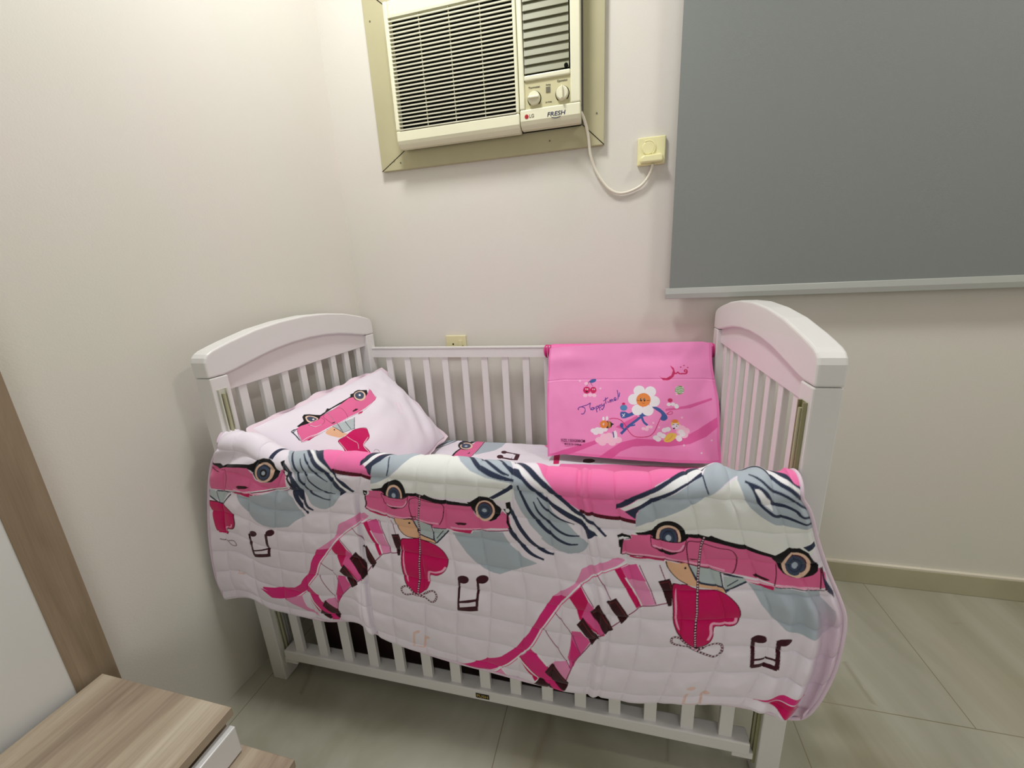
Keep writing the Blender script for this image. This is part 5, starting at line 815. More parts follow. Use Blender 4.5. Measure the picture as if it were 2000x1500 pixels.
def floor_mat():
    m = bpy.data.materials.new('marbled_floor_tiles'); m.use_nodes = True; n = m.node_tree.nodes; k = m.node_tree.links; p = n['Principled BSDF']
    tc = n.new('ShaderNodeTexCoord'); V = tc.outputs['Object']
    def math_(op, a, b=None):
        x = n.new('ShaderNodeMath'); x.operation = op
        for i, q in enumerate((a, b)):
            if q is None: continue
            if isinstance(q, (int, float)): x.inputs[i].default_value = q
            else: k.new(q, x.inputs[i])
        return x.outputs[0]
    sp = n.new('ShaderNodeSeparateXYZ'); k.new(V, sp.inputs[0]); X, Y = sp.outputs[0], sp.outputs[1]
    T = .735
    row = math_('DIVIDE', math_('ADD', Y, .51), T); rf = math_('FLOOR', row)
    xs = math_('DIVIDE', math_('SUBTRACT', math_('SUBTRACT', X, 1.885), math_('MULTIPLY', rf, .425)), T)
    def edge(q): f = math_('FRACT', q); return math_('MINIMUM', f, math_('SUBTRACT', 1, f))
    g = math_('LESS_THAN', math_('MINIMUM', edge(row), edge(xs)), .0016)
    def noise(scale, det, dist, rot=0, sc=(1,1,1), rough=.6):
        mp = n.new('ShaderNodeMapping'); mp.inputs['Rotation'].default_value = (0,0,rot); mp.inputs['Scale'].default_value = sc; k.new(V, mp.inputs['Vector'])
        t = n.new('ShaderNodeTexNoise'); t.inputs['Scale'].default_value = scale; t.inputs['Detail'].default_value = det; t.inputs['Distortion'].default_value = dist; t.inputs['Roughness'].default_value = rough
        k.new(mp.outputs['Vector'], t.inputs['Vector']); return t.outputs['Fac']
    r = n.new('ShaderNodeValToRGB'); e = r.color_ramp.elements; e[0].position = .32; e[0].color = srgb(150, 146, 122); e[1].position = .7; e[1].color = srgb(196, 194, 180)
    k.new(noise(2.2, 5, .8, .7, (1, .45, 1)), r.inputs['Fac'])
    r2 = n.new('ShaderNodeValToRGB'); e = r2.color_ramp.elements; e[0].position = .58; e[0].color = (0,0,0,1); e[1].position = .78; e[1].color = (.4,.4,.4,1)
    k.new(noise(1.7, 3, .5, -.6), r2.inputs['Fac'])
    mx = n.new('ShaderNodeMix'); mx.data_type = 'RGBA'; k.new(r2.outputs['Color'], mx.inputs['Factor']); k.new(r.outputs['Color'], mx.inputs['A']); mx.inputs['B'].default_value = srgb(170, 150, 130)
    v = noise(1.3, 3, .35, .8, (1, .4, 1), .45); vv = math_('ABSOLUTE', math_('SUBTRACT', v, .5))
    vein = math_('MULTIPLY', math_('SUBTRACT', 1, math_('MINIMUM', math_('MULTIPLY', vv, 110), 1)), math_('MULTIPLY', math_('GREATER_THAN', noise(3, 2, 0), .52), .35))
    m2 = n.new('ShaderNodeMix'); m2.data_type = 'RGBA'; k.new(vein, m2.inputs['Factor']); k.new(mx.outputs['Result'], m2.inputs['A']); m2.inputs['B'].default_value = srgb(120, 106, 78)
    m3 = n.new('ShaderNodeMix'); m3.data_type = 'RGBA'; k.new(g, m3.inputs['Factor']); k.new(m2.outputs['Result'], m3.inputs['A']); m3.inputs['B'].default_value = srgb(140, 132, 108)
    k.new(m3.outputs['Result'], p.inputs['Base Color']); p.inputs['Roughness'].default_value = .32; p.inputs['Specular IOR Level'].default_value = .35
    return m
M_floor = floor_mat()
# ------------------------------------------------------------------ room
R_ = ROOM; k_ = .0549
xl = lambda y: R_['x0'] + k_*y          # the left wall runs very slightly out of square
bm = bmesh.new(); prism(bm, [(xl(.0)-.0, 0), (xl(R_['y0']), R_['y0']), (R_['x1'], R_['y0']), (R_['x1'], 0)], -.1, 0, 2); struct(link('floor', bm, M_floor))
bm = bmesh.new(); prism(bm, [(xl(.0), 0), (xl(R_['y0']), R_['y0']), (R_['x1'], R_['y0']), (R_['x1'], 0)], R_['h'], R_['h']+.1, 2); struct(link('ceiling', bm, M_ceil))
bm = bmesh.new(); prism(bm, [(xl(0)-.15, .15), (xl(0)-.15, 0), (R_['x1']+.1, 0), (R_['x1']+.1, .15)], 0, R_['h'], 2); struct(link('wall_back', bm, M_wall))
bm = bmesh.new(); prism(bm, [(xl(0), 0), (xl(R_['y0']), R_['y0']), (xl(R_['y0'])-.12, R_['y0']), (xl(0)-.12, 0)], 0, R_['h'], 2); struct(link('wall_left', bm, M_wall))
struct(link('wall_right', BX(R_['x1'], R_['x1']+.1, R_['y0'], 0, 0, R_['h']), M_wall))
struct(link('wall_front', BX(xl(R_['y0'])-.1, R_['x1']+.1, R_['y0']-.1, R_['y0'], 0, R_['h']), M_wall))
M_base = mat('skirting_tile', srgb(180, 174, 146), .35, .4, vary=.07, vscale=6)
b = struct(link('baseboard_back', BX(xl(0)+.012, R_['x1'], -.012, 0, 0, .078), M_base, bevel=.002))
struct(link('trim_1', BX(xl(0)+.012, R_['x1'], -.011, 0, .078, .084), mat('white_caulk', srgb(226, 218, 200), .6)))
# unseen window, added with the fill light in the wall behind the camera
bm = bmesh.new(); wy = R_['y0']
for a in ((.70, .76, .85, 2.15), (2.24, 2.30, .85, 2.15), (.70, 2.30, .85, .91), (.70, 2.30, 2.09, 2.15), (1.48, 1.52, .88, 2.12)): box(bm, a[0], a[1], wy, wy+.03, a[2], a[3])
wf = struct(link('added_window_1', bm, M_white, bevel=.002))
link('added_pane', BX(.76, 2.24, wy+.001, wy+.006, .91, 2.09), mat('added_window_glass', srgb(200, 210, 220), .1, .5), wf)
# ceiling lamps (just above the frame): real fixtures round the lights
for i, (loc, size, power, colr) in enumerate(LAMPS):
    t = thing('ceiling_lamp', ('round white ceiling lamp above the cot', 'round white ceiling lamp right of the cot')[i], 'ceiling lamp', (loc[0], loc[1], R_['h']))
    bm = bmesh.new(); lathe(bm, [(size/2+.03, 0), (size/2+.03, -.045), (size/2+.004, -.06), (size/2+.004, -.05)], (0,0,0), (0,0,1), 40); link('lamp_rim', bm, M_white, t, smooth=False)
    bm = bmesh.new(); lathe(bm, [(size/2, -.051), (size/2, -.045)], (0,0,0), (0,0,1), 40); link('diffuser', bm, M_ceil, t)
# ------------------------------------------------------------------ roller blind
t = thing('roller_blind', 'plain grey roller blind hanging down the back wall right of the air conditioner', 'roller blind', (1.9, -.04, 1.04))
bx0, bx1 = 1.168, 2.75
bm = bmesh.new(); box(bm, bx0-1.9, bx1-1.9, -.001, .0008, .02, 1.28); link('blind_cloth', bm, M_blind, t)
bm = bmesh.new(); prism(bm, [(-.009, .002), (-.011, .018), (-.007, .036), (.004, .036), (.008, .018), (.005, .002)], bx0-.013-1.9, bx1+.01-1.9, 0); link('bottom_bar', bm, M_bar, t, bevel=.0015)
bm = bmesh.new(); tube(bm, [(bx0-1.9, .012, 1.29), (bx1-1.9, .012, 1.29)], .022, 20); link('roller_tube', bm, M_bar, t, smooth=True)
for q0, q1 in ((bx0-.012, bx0-.004), (bx1+.004, bx1+.012)): link('end_bracket', BX(q0-1.9, q1-1.9, -.02, .04, 1.26, 1.33), M_bar, t)
# ------------------------------------------------------------------ air conditioner surround
FX0, FX1, FZ0, FZ1 = .163, .953, 1.53, 2.085
UX0, UX1, UZ0, UZ1 = .262, .884, 1.588, 2.0
t = thing('mounting_frame', 'beige mitred board frame around the wall air conditioner', 'frame', ((FX0+FX1)/2, 0, FZ0))
ox, oz = (FX0+FX1)/2, FZ0
O = [(FX0-ox, 0), (FX1-ox, 0), (FX1-ox, FZ1-oz), (FX0-ox, FZ1-oz)]; I_ = [(UX0+.004-ox, UZ0+.004-oz), (UX1+.004-ox, UZ0+.004-oz), (UX1+.004-ox, UZ1-oz), (UX0+.004-ox, UZ1-oz)]
for i in range(4):
    a, b_, c_, d_ = O[i], O[(i+1) % 4], I_[(i+1) % 4], I_[i]
    cx = sum(p[0] for p in (a,b_,c_,d_))/4; cz = sum(p[1] for p in (a,b_,c_,d_))/4
    bm = bmesh.new(); prism(bm, [(cx+(p[0]-cx)*.9985, cz+(p[1]-cz)*.9985) for p in (a,b_,c_,d_)], -.018, 0, 1); bd_ = link('frame_board', bm, M_frame, t, bevel=.0012)
for (sx_, sz_) in ((.185, 1.985), (.215, 1.56), (.24, 1.552), (.78, 1.56), (.93, 1.62)):
    bm = bmesh.new(); lathe(bm, [(.0028, 0), (.0028, .001)], (sx_-ox, -.018, sz_-oz), (0,-1,0), 10); link('screw_head', bm, M_inkg, t)
for i in range(4):
    bm = bmesh.new(); a = Vector((O[i][0], -.0183, O[i][1])); b_ = Vector((I_[i][0], -.0183, I_[i][1])); tube(bm, [a, b_], .0011, 5); link('mitre_joint', bm, M_black, t)
# ------------------------------------------------------------------ air conditioner
YF = -.07
ac = thing('air_conditioner', 'cream window air conditioner set in a beige frame on the back wall', 'air conditioner', ((UX0+UX1)/2, -.02, UZ0))
ax_, az_ = (UX0+UX1)/2, UZ0
def acx(x): return x-ax_
def acz(z): return z-az_
def acy(y): return y+.02
def abox(bm, x0, x1, y0, y1, z0, z1): box(bm, acx(x0), acx(x1), acy(y0), acy(y1), acz(z0), acz(z1))
bm = bmesh.new(); abox(bm, UX0+.006, UX1-.004, -.038, 0, UZ0+.004, UZ1-.004); link('chassis', bm, M_black, ac)
# front cover made of borders around the openings
GX0, GX1, GZ0, GZ1 = .278, .682, 1.637, 1.955
LX0, LX1, LZ0, LZ1 = .712, .852, 1.733, 1.955
PX0_, PX1_, PZ0, PZ1 = .712, .854, 1.642, 1.718
bm = bmesh.new()
def profile(x0, x1, zlo, zhi):   # cover piece with a rolled lower edge
    prism(bm, [(acy(-.03), acz(zlo)), (acy(YF+.018), acz(zlo)), (acy(YF+.006), acz(zlo+.006)), (acy(YF), acz(zlo+.02)), (acy(YF), acz(zhi)), (acy(-.03), acz(zhi))], acx(x0), acx(x1), 0)
profile(UX0, .6935, UZ0-.004, GZ0-.002); abox(bm, UX0, GX0, YF, -.03, GZ0-.002, UZ1); abox(bm, GX1, .6935, YF, -.03, GZ0-.002, UZ1); abox(bm, GX0, GX1, YF, -.03, GZ1, UZ1)
link('front_cover', bm, M_ac, ac, bevel=.005, seg=3)
bm = bmesh.new(); profile(.6955, UX1, UZ0+.002, PZ0); abox(bm, .6955, PX0_, YF, -.03, PZ0, UZ1); abox(bm, PX1_, UX1, YF, -.03, PZ0, UZ1); abox(bm, PX0_, PX1_, YF, -.03, PZ1, LZ0); abox(bm, PX0_, PX1_, YF, -.03, LZ1, UZ1)
link('side_cover', bm, M_ac, ac, bevel=.004, seg=3)
# intake grille
bm = bmesh.new(); N = 28; pit = (GZ1-GZ0)/N
for i in range(N+1):
    z = GZ0 + i*pit
    prism(bm, [(acy(YF-.001), acz(z-.0021)), (acy(YF-.0015), acz(z+.0016)), (acy(YF+.005), acz(z+.0014)), (acy(YF+.005), acz(z-.0008))], acx(GX0-.001), acx(GX1+.001), 0)
for j in range(1, 4):
    x = GX0+(GX1-GX0)*j/4; box(bm, acx(x-.0008), acx(x+.0008), acy(YF+.006), acy(YF+.012), acz(GZ0), acz(GZ1))
link('intake_grille', bm, M_slat, ac)
bm = bmesh.new(); abox(bm, GX0, GX1, -.045, -.038, GZ0, GZ1); link('grille_backing', bm, M_black, ac)
# outlet louvres
for i in range(10):
    z = LZ0 + .004 + i*.0228
    bm = bmesh.new(); prism(bm, [(acy(YF+.010), acz(z+.0275)), (acy(YF+.003), acz(z+.0015)), (acy(YF+.0045), acz(z+.0002)), (acy(YF+.0125), acz(z+.027))], acx(LX0+.002), acx(LX1-.002), 0); link('louvre', bm, M_louv, ac)
bm = bmesh.new(); lathe(bm, [(.006, 0), (.006, .006)], (acx(.842), acy(YF-.001), acz(1.742)), (0,1,0), 14); link('louvre_clip', bm, M_black, ac)
# controls
bm = bmesh.new(); abox(bm, PX0_, PX1_, YF+.006, YF+.02, PZ0, PZ1); cp = link('control_panel', bm, M_panel, ac)
for x, z, rot in ((.742, 1.669, 0), (.829, 1.671, 90)):
    bm = bmesh.new(); lathe(bm, [(.019, 0), (.0185, .009), (.016, .012), (.0, .0125)], (acx(x), acy(YF+.006), acz(z)), (0,-1,0), 30)
    kn = link('knob', bm, M_ac, ac, bevel=0); 
    bm = bmesh.new(); 
    if rot: box(bm, acx(x-.003), acx(x+.003), acy(YF-.014), acy(YF), acz(z-.017), acz(z+.017))
    else: box(bm, acx(x-.017), acx(x+.017), acy(YF-.014), acy(YF), acz(z-.003), acz(z+.003))
    link('grip', bm, M_ac, kn, bevel=.0015)
    bm = bmesh.new(); pts = [(acx(x)+.0205*math.cos(a), acy(YF+.0055), acz(z)+.0205*math.sin(a)) for a in np.linspace(math.radians(-50), math.radians(230), 26)]; tube(bm, pts, .0011, 5); link('dial_ring', bm, M_black, ac)
bm = bmesh.new(); abox(bm, .779, .792, YF+.004, YF+.006, 1.681, 1.695); link('display_mark', bm, M_inkg, ac)
FR = Matrix.Rotation(math.radians(90), 3, 'X')
for s_, x, z, sz in (('Thermostat', .742, 1.7, .0075), ('Swing', .786, 1.701, .006), ('Operation', .829, 1.706, .0075), ('Air Swing', .786, 1.655, .005)):
    text('panel_lettering', s_, sz, (acx(x), acy(YF+.0055), acz(z)), FR, M_inkg, ac)
bm = bmesh.new(); lathe(bm, [(.0062, 0), (.0062, .0008)], (acx(.7165), acy(YF), acz(1.6215)), (0,-1,0), 20); link('round_logo', bm, M_red, ac)
text('brand_lettering', 'LG', .0135, (acx(.7325), acy(YF-.0002), acz(1.6215)), FR, M_inkg, ac)
text('model_lettering', 'FRESH', .0165, (acx(.809), acy(YF-.0002), acz(1.6185)), FR, M_ink, ac, sx=1.25, shear=.15)
bm = bmesh.new(); tube(bm, [(acx(.795+.028*t_), acy(YF-.0004), acz(1.6105-.004*math.sin(math.pi*t_))) for t_ in np.linspace(0,1,10)], .0009, 5); link('logo_swoosh', bm, M_ink, ac)
# ------------------------------------------------------------------ cable
cp_ = [(.884, -.055, 1.618), (.893, -.045, 1.60), (.902, -.032, 1.57), (.907, -.026, 1.535), (.911, -.02, 1.505), (.923, -.012, 1.468), (.943, -.009, 1.432), (.968, -.008, 1.402), (.995, -.008, 1.386), (1.022, -.008, 1.384), (1.05, -.008, 1.391), (1.073, -.009, 1.403), (1.09, -.01, 1.423), (1.1, -.014, 1.445), (1.103, -.018, 1.458)]
bm = bmesh.new(); P_ = crt(np.array(cp_), np.arange(len(cp_), dtype=float), np.linspace(0, len(cp_)-1, 90)); tube(bm, P_.tolist(), .0044, 10)
tag(link('power_cable', bm, M_cord, smooth=True), 'white power cable looping from the air conditioner down to the ivory wall socket', 'cable')
# ------------------------------------------------------------------ ivory outlet with plug
t = thing('wall_socket', 'ivory socket with a rounded plug cover between air conditioner and blind', 'socket', (1.0985, 0, 1.4975))
bm = bmesh.new(); box(bm, -.042, .042, -.012, 0, -.04, .04); link('plate', bm, M_ivory, t, bevel=.004, seg=3)
bm = bmesh.new(); prism(bm, [(-.034, -.036), (.034, -.036), (.034, -.016), (.026, -.012), (-.024, -.014), (-.034, -.02)], -.03, -.01, 1); link('cable_hood', bm, M_ivory, t, bevel=.006, seg=4)
bm = bmesh.new(); pts = [(-.010+.0205*math.cos(a), -.0135, .008+.0205*math.sin(a)) for a in np.linspace(math.radians(-60), math.radians(120), 24)]; tube(bm, pts, .0022, 8); link('plug_rim', bm, M_ivory, t, smooth=True)
bm = bmesh.new(); lathe(bm, [(.019, 0), (.019, .002), (.017, .0035), (0, .0038)], (-.010, -.012, .008), (0,-1,0), 28); link('plug_disc', bm, M_ivory, t)
# ------------------------------------------------------------------ small socket behind the cot
t = thing('switched_socket', 'small yellowed switched socket low on the back wall just above the cot rail', 'socket', (.388, 0, .887))
bm = bmesh.new(); box(bm, -.043, .042, -.01, 0, -.04, .038); link('plate', bm, M_socket, t, bevel=.003, seg=3)
bm = bmesh.new(); box(bm, .012, .026, -.0135, -.009, -.004, .019); link('rocker', bm, M_socket, t, bevel=.001)
for x, z, r in ((-.012, .004, .0034), (-.0335, -.0085, .0036), (.0275, -.0055, .0036), (-.022, -.02, .003), (.0, -.02, .003)): bm = bmesh.new(); lathe(bm, [(r, 0), (r, .0006)], (x, -.0102, z), (0,-1,0), 12); link('pin_hole', bm, M_black, t)
# ------------------------------------------------------------------ cot
CL, TP = 1.36, .0455
cot = thing('cot', 'white wooden cot with arched end boards and slatted sides against the back wall', 'cot', (.686, -.393, 0), .0077)
CM = Matrix.Rotation(.0077, 4, 'Z'); CT = Vector((0, -.0077*CL, 0))
# children are given in cot coordinates: shift so that the empty is at the middle of the cot
CC = Vector((.68, -.388, 0))
cot.location = (CM @ CC) + CT
def cl(name, bm, m, parent=None, **k):
    if parent is None or parent is cot:
        o = link(name, bm, m, cot, **k); o.location = -CC
    else: o = link(name, bm, m, parent, **k)
    return o
Y0, Y1 = -.747, -.0297
capp = [(-.749,.9435),(-.749,.982),(-.7455,.993),(-.738,1.001),(-.725,1.0075),(-.70,1.0145),(-.668,1.0225),(-.584,1.040),(-.49,1.051),(-.388,1.0555)]
capp = capp + [(-.776-y, z) for y, z in reversed(capp[:-1])]
wav = [(-.027,.9435),(-.07,.9435),(-.095,.947),(-.13,.9535),(-.18,.9635),(-.24,.974),(-.31,.981),(-.388,.9835)]
wav = wav + [(-.776-y, z) for y, z in reversed(wav[:-1])]
capl = [p for p in capp] + wav[1:-1]
for side in (0, 1):
    fx = (lambda x: x) if side == 0 else (lambda x: CL-x)
    nm = ('at the left end beside the pillow', 'at the right end under the blind')[side]
    bm = bmesh.new(); prism(bm, capl, fx(0), fx(TP), 0); cl('cap_board', bm, M_white, bevel=.005, seg=3)
    for (ya, yb) in ((Y0, Y0+.05), (Y1-.05, Y1)):
        bm = bmesh.new(); a, b_ = sorted((fx(0), fx(TP))); box(bm, a, b_, ya, yb, 0, .9425); cl('leg', bm, M_white, bevel=.003)
    bm = bmesh.new(); a, b_ = sorted((fx(.012), fx(.033))); pts = [(Y0+.05, .9), (Y1-.038, .9)] + [(min(max(y, Y0+.05), Y1-.038), z+.004) for y, z in wav]
    prism(bm, pts, a, b_, 0); ep = cl('end_panel', bm, M_whitein, bevel=.002)
    cl('lower_rail', BX(a, b_, Y0+.05, Y1-.05, .22, .27), M_whitein, bevel=.002)
    for j in range(8):
        yc = -.650+.0752*j; a2, b2 = sorted((fx(.016), fx(.030))); bm = bmesh.new(); box(bm, a2, b2, yc-.013, yc+.013, .26, .905); cl('slat', bm, M_white, ep, bevel=.002)
# back side
bm = bmesh.new(); prism(bm, [(-.054, .849), (-.054, .882), (-.0525, .8828), (-.0525, .8835), (-.056, .8838), (-.056, .8885), (-.034, .8885), (-.034, .849)], TP-.002, CL-TP+.002, 0)
bs = cl('back_top_rail', bm, M_white)
cl('back_bottom_rail', BX(TP-.002, CL-TP+.002, -.058, -.034, .10, .15), M_white, bevel=.0015)
for j in range(15):
    x = .112+.0806*j; bm = bmesh.new(); box(bm, x-.0128, x+.0128, -.05, -.040, .14, .852); cl('slat', bm, M_white, bs, bevel=.0015)
# drop side (lowered)
bm = bmesh.new(); box(bm, .062, CL-.062, -.747, -.708, .083, .117)
ds = cl('drop_side_bottom_rail', bm, M_white, bevel=.003)
cl('drop_side_top_rail', BX(.055, CL-.055, -.744, -.722, .695, .728), M_white, bevel=.003)
for j in range(15):
    x = .1125+.0811*j; bm = bmesh.new(); box(bm, x-.014, x+.014, -.738, -.726, .112, .70); cl('slat', bm, M_white, ds, bevel=.0015)
for side in (0, 1):
    fx = (lambda x: x) if side == 0 else (lambda x: CL-x)
    a, b_ = sorted((fx(.052), fx(.096))); bm = bmesh.new(); box(bm, a, b_, -.742, -.715, .066, .084); cl('slide_bracket', bm, M_white, ds, bevel=.002)
bm = bmesh.new(); box(bm, .6555, .6915, -.7485, -.7465, .0925, .1065); lb = cl('push_label', bm, M_tin, ds); lb['label'] = 'small dark PUSH label'
for side in (0, 1):
    fx = (lambda x: x) if side == 0 else (lambda x: CL-x)
    z0_, z1_ = .05, .912
    bm = bmesh.new(); pts = [(fx(TP-.001), -.7365), (fx(TP+.0065), -.7365), (fx(TP+.0065), -.733), (fx(TP+.001), -.733), (fx(TP+.001), -.716), (fx(TP+.0065), -.716), (fx(TP+.0065), -.7125), (fx(TP-.001), -.7125)]
    prism(bm, pts, z0_, z1_, 2)
    gr = cl('guide_track', bm, M_metal if side else mat('pale_olive_track', srgb(206, 206, 192), .45, .5)); gr['label'] = 'metal slide track'
    bm = bmesh.new(); tube(bm, [(fx(TP+.005), -.7245, z0_+.01), (fx(TP+.005), -.7245, z1_-.012)], .004, 10); cl('slide_rod', bm, mat('track_rod', srgb(176, 174, 140), .4, .5), gr)
mb_ = cl('mattress_base', BX(.05, CL-.05, -.705, -.06, .372, .396), M_mar)
for j in range(2): cl('base_rail', BX(.05, CL-.05, -.70+.60*j, -.665+.60*j, .33, .372), M_mar, mb_)
def cotw(p): return CM @ Vector(p) + CT
# PUSH lettering
text('push_lettering', 'PUSH', .0115, Vector((.6735, -.7487, .0995)), FR, M_gold, ds, depth=.0002, sx=1.15)
# ------------------------------------------------------------------ dark case under the cot
stg = thing('storage_case', 'dark maroon storage case on the floor under the cot', 'case', tuple(cotw((.57, -.36, 0))), .0077)
bm = bmesh.new(); box(bm, -.42, .45, -.325, .24, 0, .27); link('case_body', bm, M_mar, stg, bevel=.02, seg=3)
bm = bmesh.new(); box(bm, -.423, .453, -.328, .243, .27, .315); link('lid', bm, M_mar, stg, bevel=.015, seg=3)
# ------------------------------------------------------------------ mattress with printed sheet
mt = thing('mattress', 'cot mattress in a pink and white printed fitted sheet', 'mattress', tuple(cotw((.68, -.38, .396))), .0077)
MC = Vector((.68, -.38, .396))
bm = bmesh.new(); box(bm, .056-MC.x, 1.304-MC.x, -.70-MC.y, -.062-MC.y, 0, .098); link('mattress_core', bm, M_matt, mt, bevel=.03, seg=5)
sh = Sheet(.04, 1.32, -.715, -.045, 1920, 960, PAL['W0'])
def paint(sh, ops, sc=5000.):
    for kind, col, w, s, pts in ops:
        P = np.array(pts, float).reshape(-1, 2)/sc
        if s: P = smooth_closed(P) if kind == 'p' else smooth_open(P)
        if kind == 'p': sh.fill(P, PAL[col])
        elif kind == 'l': sh.line(P, w, PAL[col])
        else: sh.dash(P, w, PAL[col], w*2.6)
paint(sh, SHEET_ART)
C_ = sh.down(2)[::-1]; ny, nx = C_.shape[:2]
xs = np.linspace(.04, 1.32, nx); ys = np.linspace(-.045, -.715, ny); Xg, Yg = np.meshgrid(xs, ys)
dx = np.minimum(Xg-.04, 1.32-Xg); dy = np.minimum(-.045-Yg, Yg+.715); dm = np.minimum(dx, dy)
Zg = .5065 - .10*(1-np.clip(dm/.022, 0, 1)**.5) + .0015*vnoise(Xg*12, Yg*18, 5) + .0008*vnoise(Xg*40, Yg*60, 6)
Xg = np.clip(Xg, .0515, 1.3085); Yg = np.clip(Yg, -.705, -.0585)
me = grid_mesh('fitted_sheet', Xg-MC.x, Yg-MC.y, Zg-MC.z, C_, flip=True); M_print = print_mat('printed_cotton', bump=.1); link('fitted_sheet', me, M_print, mt)
# ------------------------------------------------------------------ pillow
pc = np.array(PIL_CORNERS).mean(0)
pl = thing('pillow', 'white pillow printed with a pink car and heart leaning on the cot left end', 'pillow', tuple(cotw(pc)), .0077)
nu, nv = 560, 380
sh = Sheet(0, 1, 0, 1, nu*2, nv*2, lin(240, 232, 242)); paint(sh, PILLOW_ART); C_ = sh.down(2)
U, V = np.meshgrid(np.linspace(0, 1, nu), np.linspace(0, 1, nv)); c, nrm, f = pillow_base(U, V)
wr = .006*np.sin(34*(U*.9+V*.45)+1.5*vnoise(U*3, V*3, 9))*sstep(.55, .9, U)*sstep(.15, .5, V)*sstep(1.0, .9, U) + .006*vnoise(U*5, V*4, 2) + .0025*vnoise(U*14, V*6, 3) + .003*vnoise(U*4+V*9, V*2-U*3, 12)
top = c + nrm*(f*.065 + wr*np.clip(f*1.6, 0, 1))[..., None]
bot = c - nrm*(f*.018)[..., None]
me = grid_mesh('pillow_front', *(np.moveaxis(top-pc, -1, 0)), C_, flip=True); link('pillow_front', me, print_mat('pillow_cotton', bump=.1), pl)
s4 = (slice(None, None, 10), slice(None, None, 10))
bb = bot[s4]-pc; me = grid_mesh('pillow_back', bb[..., 0], bb[..., 1], bb[..., 2]); link('pillow_back', me, M_lining, pl)
# flange frill round the edge
bm = bmesh.new(); per = [(t_, 0) for t_ in np.linspace(0, 1, 60)]+[(1, t_) for t_ in np.linspace(0, 1, 40)[1:]]+[(1-t_, 1) for t_ in np.linspace(0, 1, 60)[1:]]+[(0, 1-t_) for t_ in np.linspace(0, 1, 40)[1:-1]]
ring0, ring1, ring2 = [], [], []
for i, (u, v) in enumerate(per):
    cc, _, _ = pillow_base(np.array([u]), np.array([v])); q = Vector(cc[0]-pc); d = Vector(((q.x)*.8, q.y, q.z*.8)); 
    e = Vector(cc[0]) - Vector(pc); tocorner = e.normalized()
    w = .016+.005*math.sin(i*.33)+.0025*math.sin(i*.81)
    off = Vector(nrm)*(.006*math.sin(i*.37))
    ring0.append(bm.verts.new(q*.985)); ring1.append(bm.verts.new(q+tocorner*w*.6+off)); ring2.append(bm.verts.new(q+tocorner*w-off*.6))
n_ = len(per)
for i in range(n_):
    j = (i+1) % n_; bm.faces.new((ring0[i], ring0[j], ring1[j], ring1[i])); bm.faces.new((ring1[i], ring1[j], ring2[j], ring2[i]))
link('pillow_flange', bm, mat('pale_pink_cotton', srgb(238, 218, 228), .9, .2), pl, smooth=True)
# ------------------------------------------------------------------ pink fabric bag over the back rail
B0 = np.array([0, -.078, .895]); bd = np.array([0, -.122, -.37]); bd /= np.linalg.norm(bd); bn = np.cross([1, 0, 0], bd)
if bn[1] > 0: bn = -bn
BC = np.array([1.05, -.08, .70])
bg = thing('fabric_bag', 'flat pink drawstring bag with a daisy print hung over the cot back rail', 'bag', tuple(cotw(BC)), .0077)
nu, nv = 640, 520
a0, a1, b0, b1 = .74, 1.36, -.02, .43
sh = Sheet(a0, a1, b0, b1, nu*2, nv*2, PAL['PP']); paint(sh, BAG_ART)
U, V = np.meshgrid(np.linspace(0, 1, nu), np.linspace(0, 1, nv))
xl_ = .771+(.773-.771)*V-.006*np.sin(V*3.1); xr_ = 1.301+.035*V-.004*np.sin(V*9)
tpz = np.interp(np.linspace(0, 1, nu), [0, .08, .35, .7, .95, 1], [.008, .004, -.003, -.008, -.010, -.004])[None, :]
bt = np.interp(np.linspace(0, 1, nu), [0, .05, .1, .4, .75, .96, 1], [.392, .385, .380, .386, .388, .384, .379])[None, :]
Xa = xl_+(xr_-xl_)*U; Sb = tpz+(bt-tpz)*V
dis = .004*vnoise(U*5, V*4, 21)+.0015*vnoise(U*16, V*9, 22) + .006*np.exp(-((V-.12)/.07)**2)*np.sin(U*5+1) - .0012*np.exp(-((V-.31)/.006)**2) - .0012*np.exp(-((U-.25)/.004)**2)*0
pos = B0+bd*Sb[..., None]+bn*dis[..., None]; pos[..., 0] = Xa
ii = np.clip(((Xa-a0)/(a1-a0)*nu*2).astype(int), 0, nu*2-1); jj = np.clip(((Sb-b0)/(b1-b0)*nv*2).astype(int), 0, nv*2-1)
C_ = sh.img[jj, ii]*.5+sh.img[np.clip(jj+1, 0, nv*2-1), np.clip(ii+1, 0, nu*2-1)]*.5
edge = (U < .012) | (U > .985) | (V > .975); C_[edge] = C_[edge]*.5+PAL['PD']*.5
p_ = pos-BC; me = grid_mesh('bag_front', p_[..., 0], p_[..., 1], p_[..., 2], C_, flip=True); bfr = link('bag_front', me, print_mat('pink_nonwoven', rough=.42, sheen=.1, bump=.1, bscale=500, spec=.45, wrinkle=.12), bg)
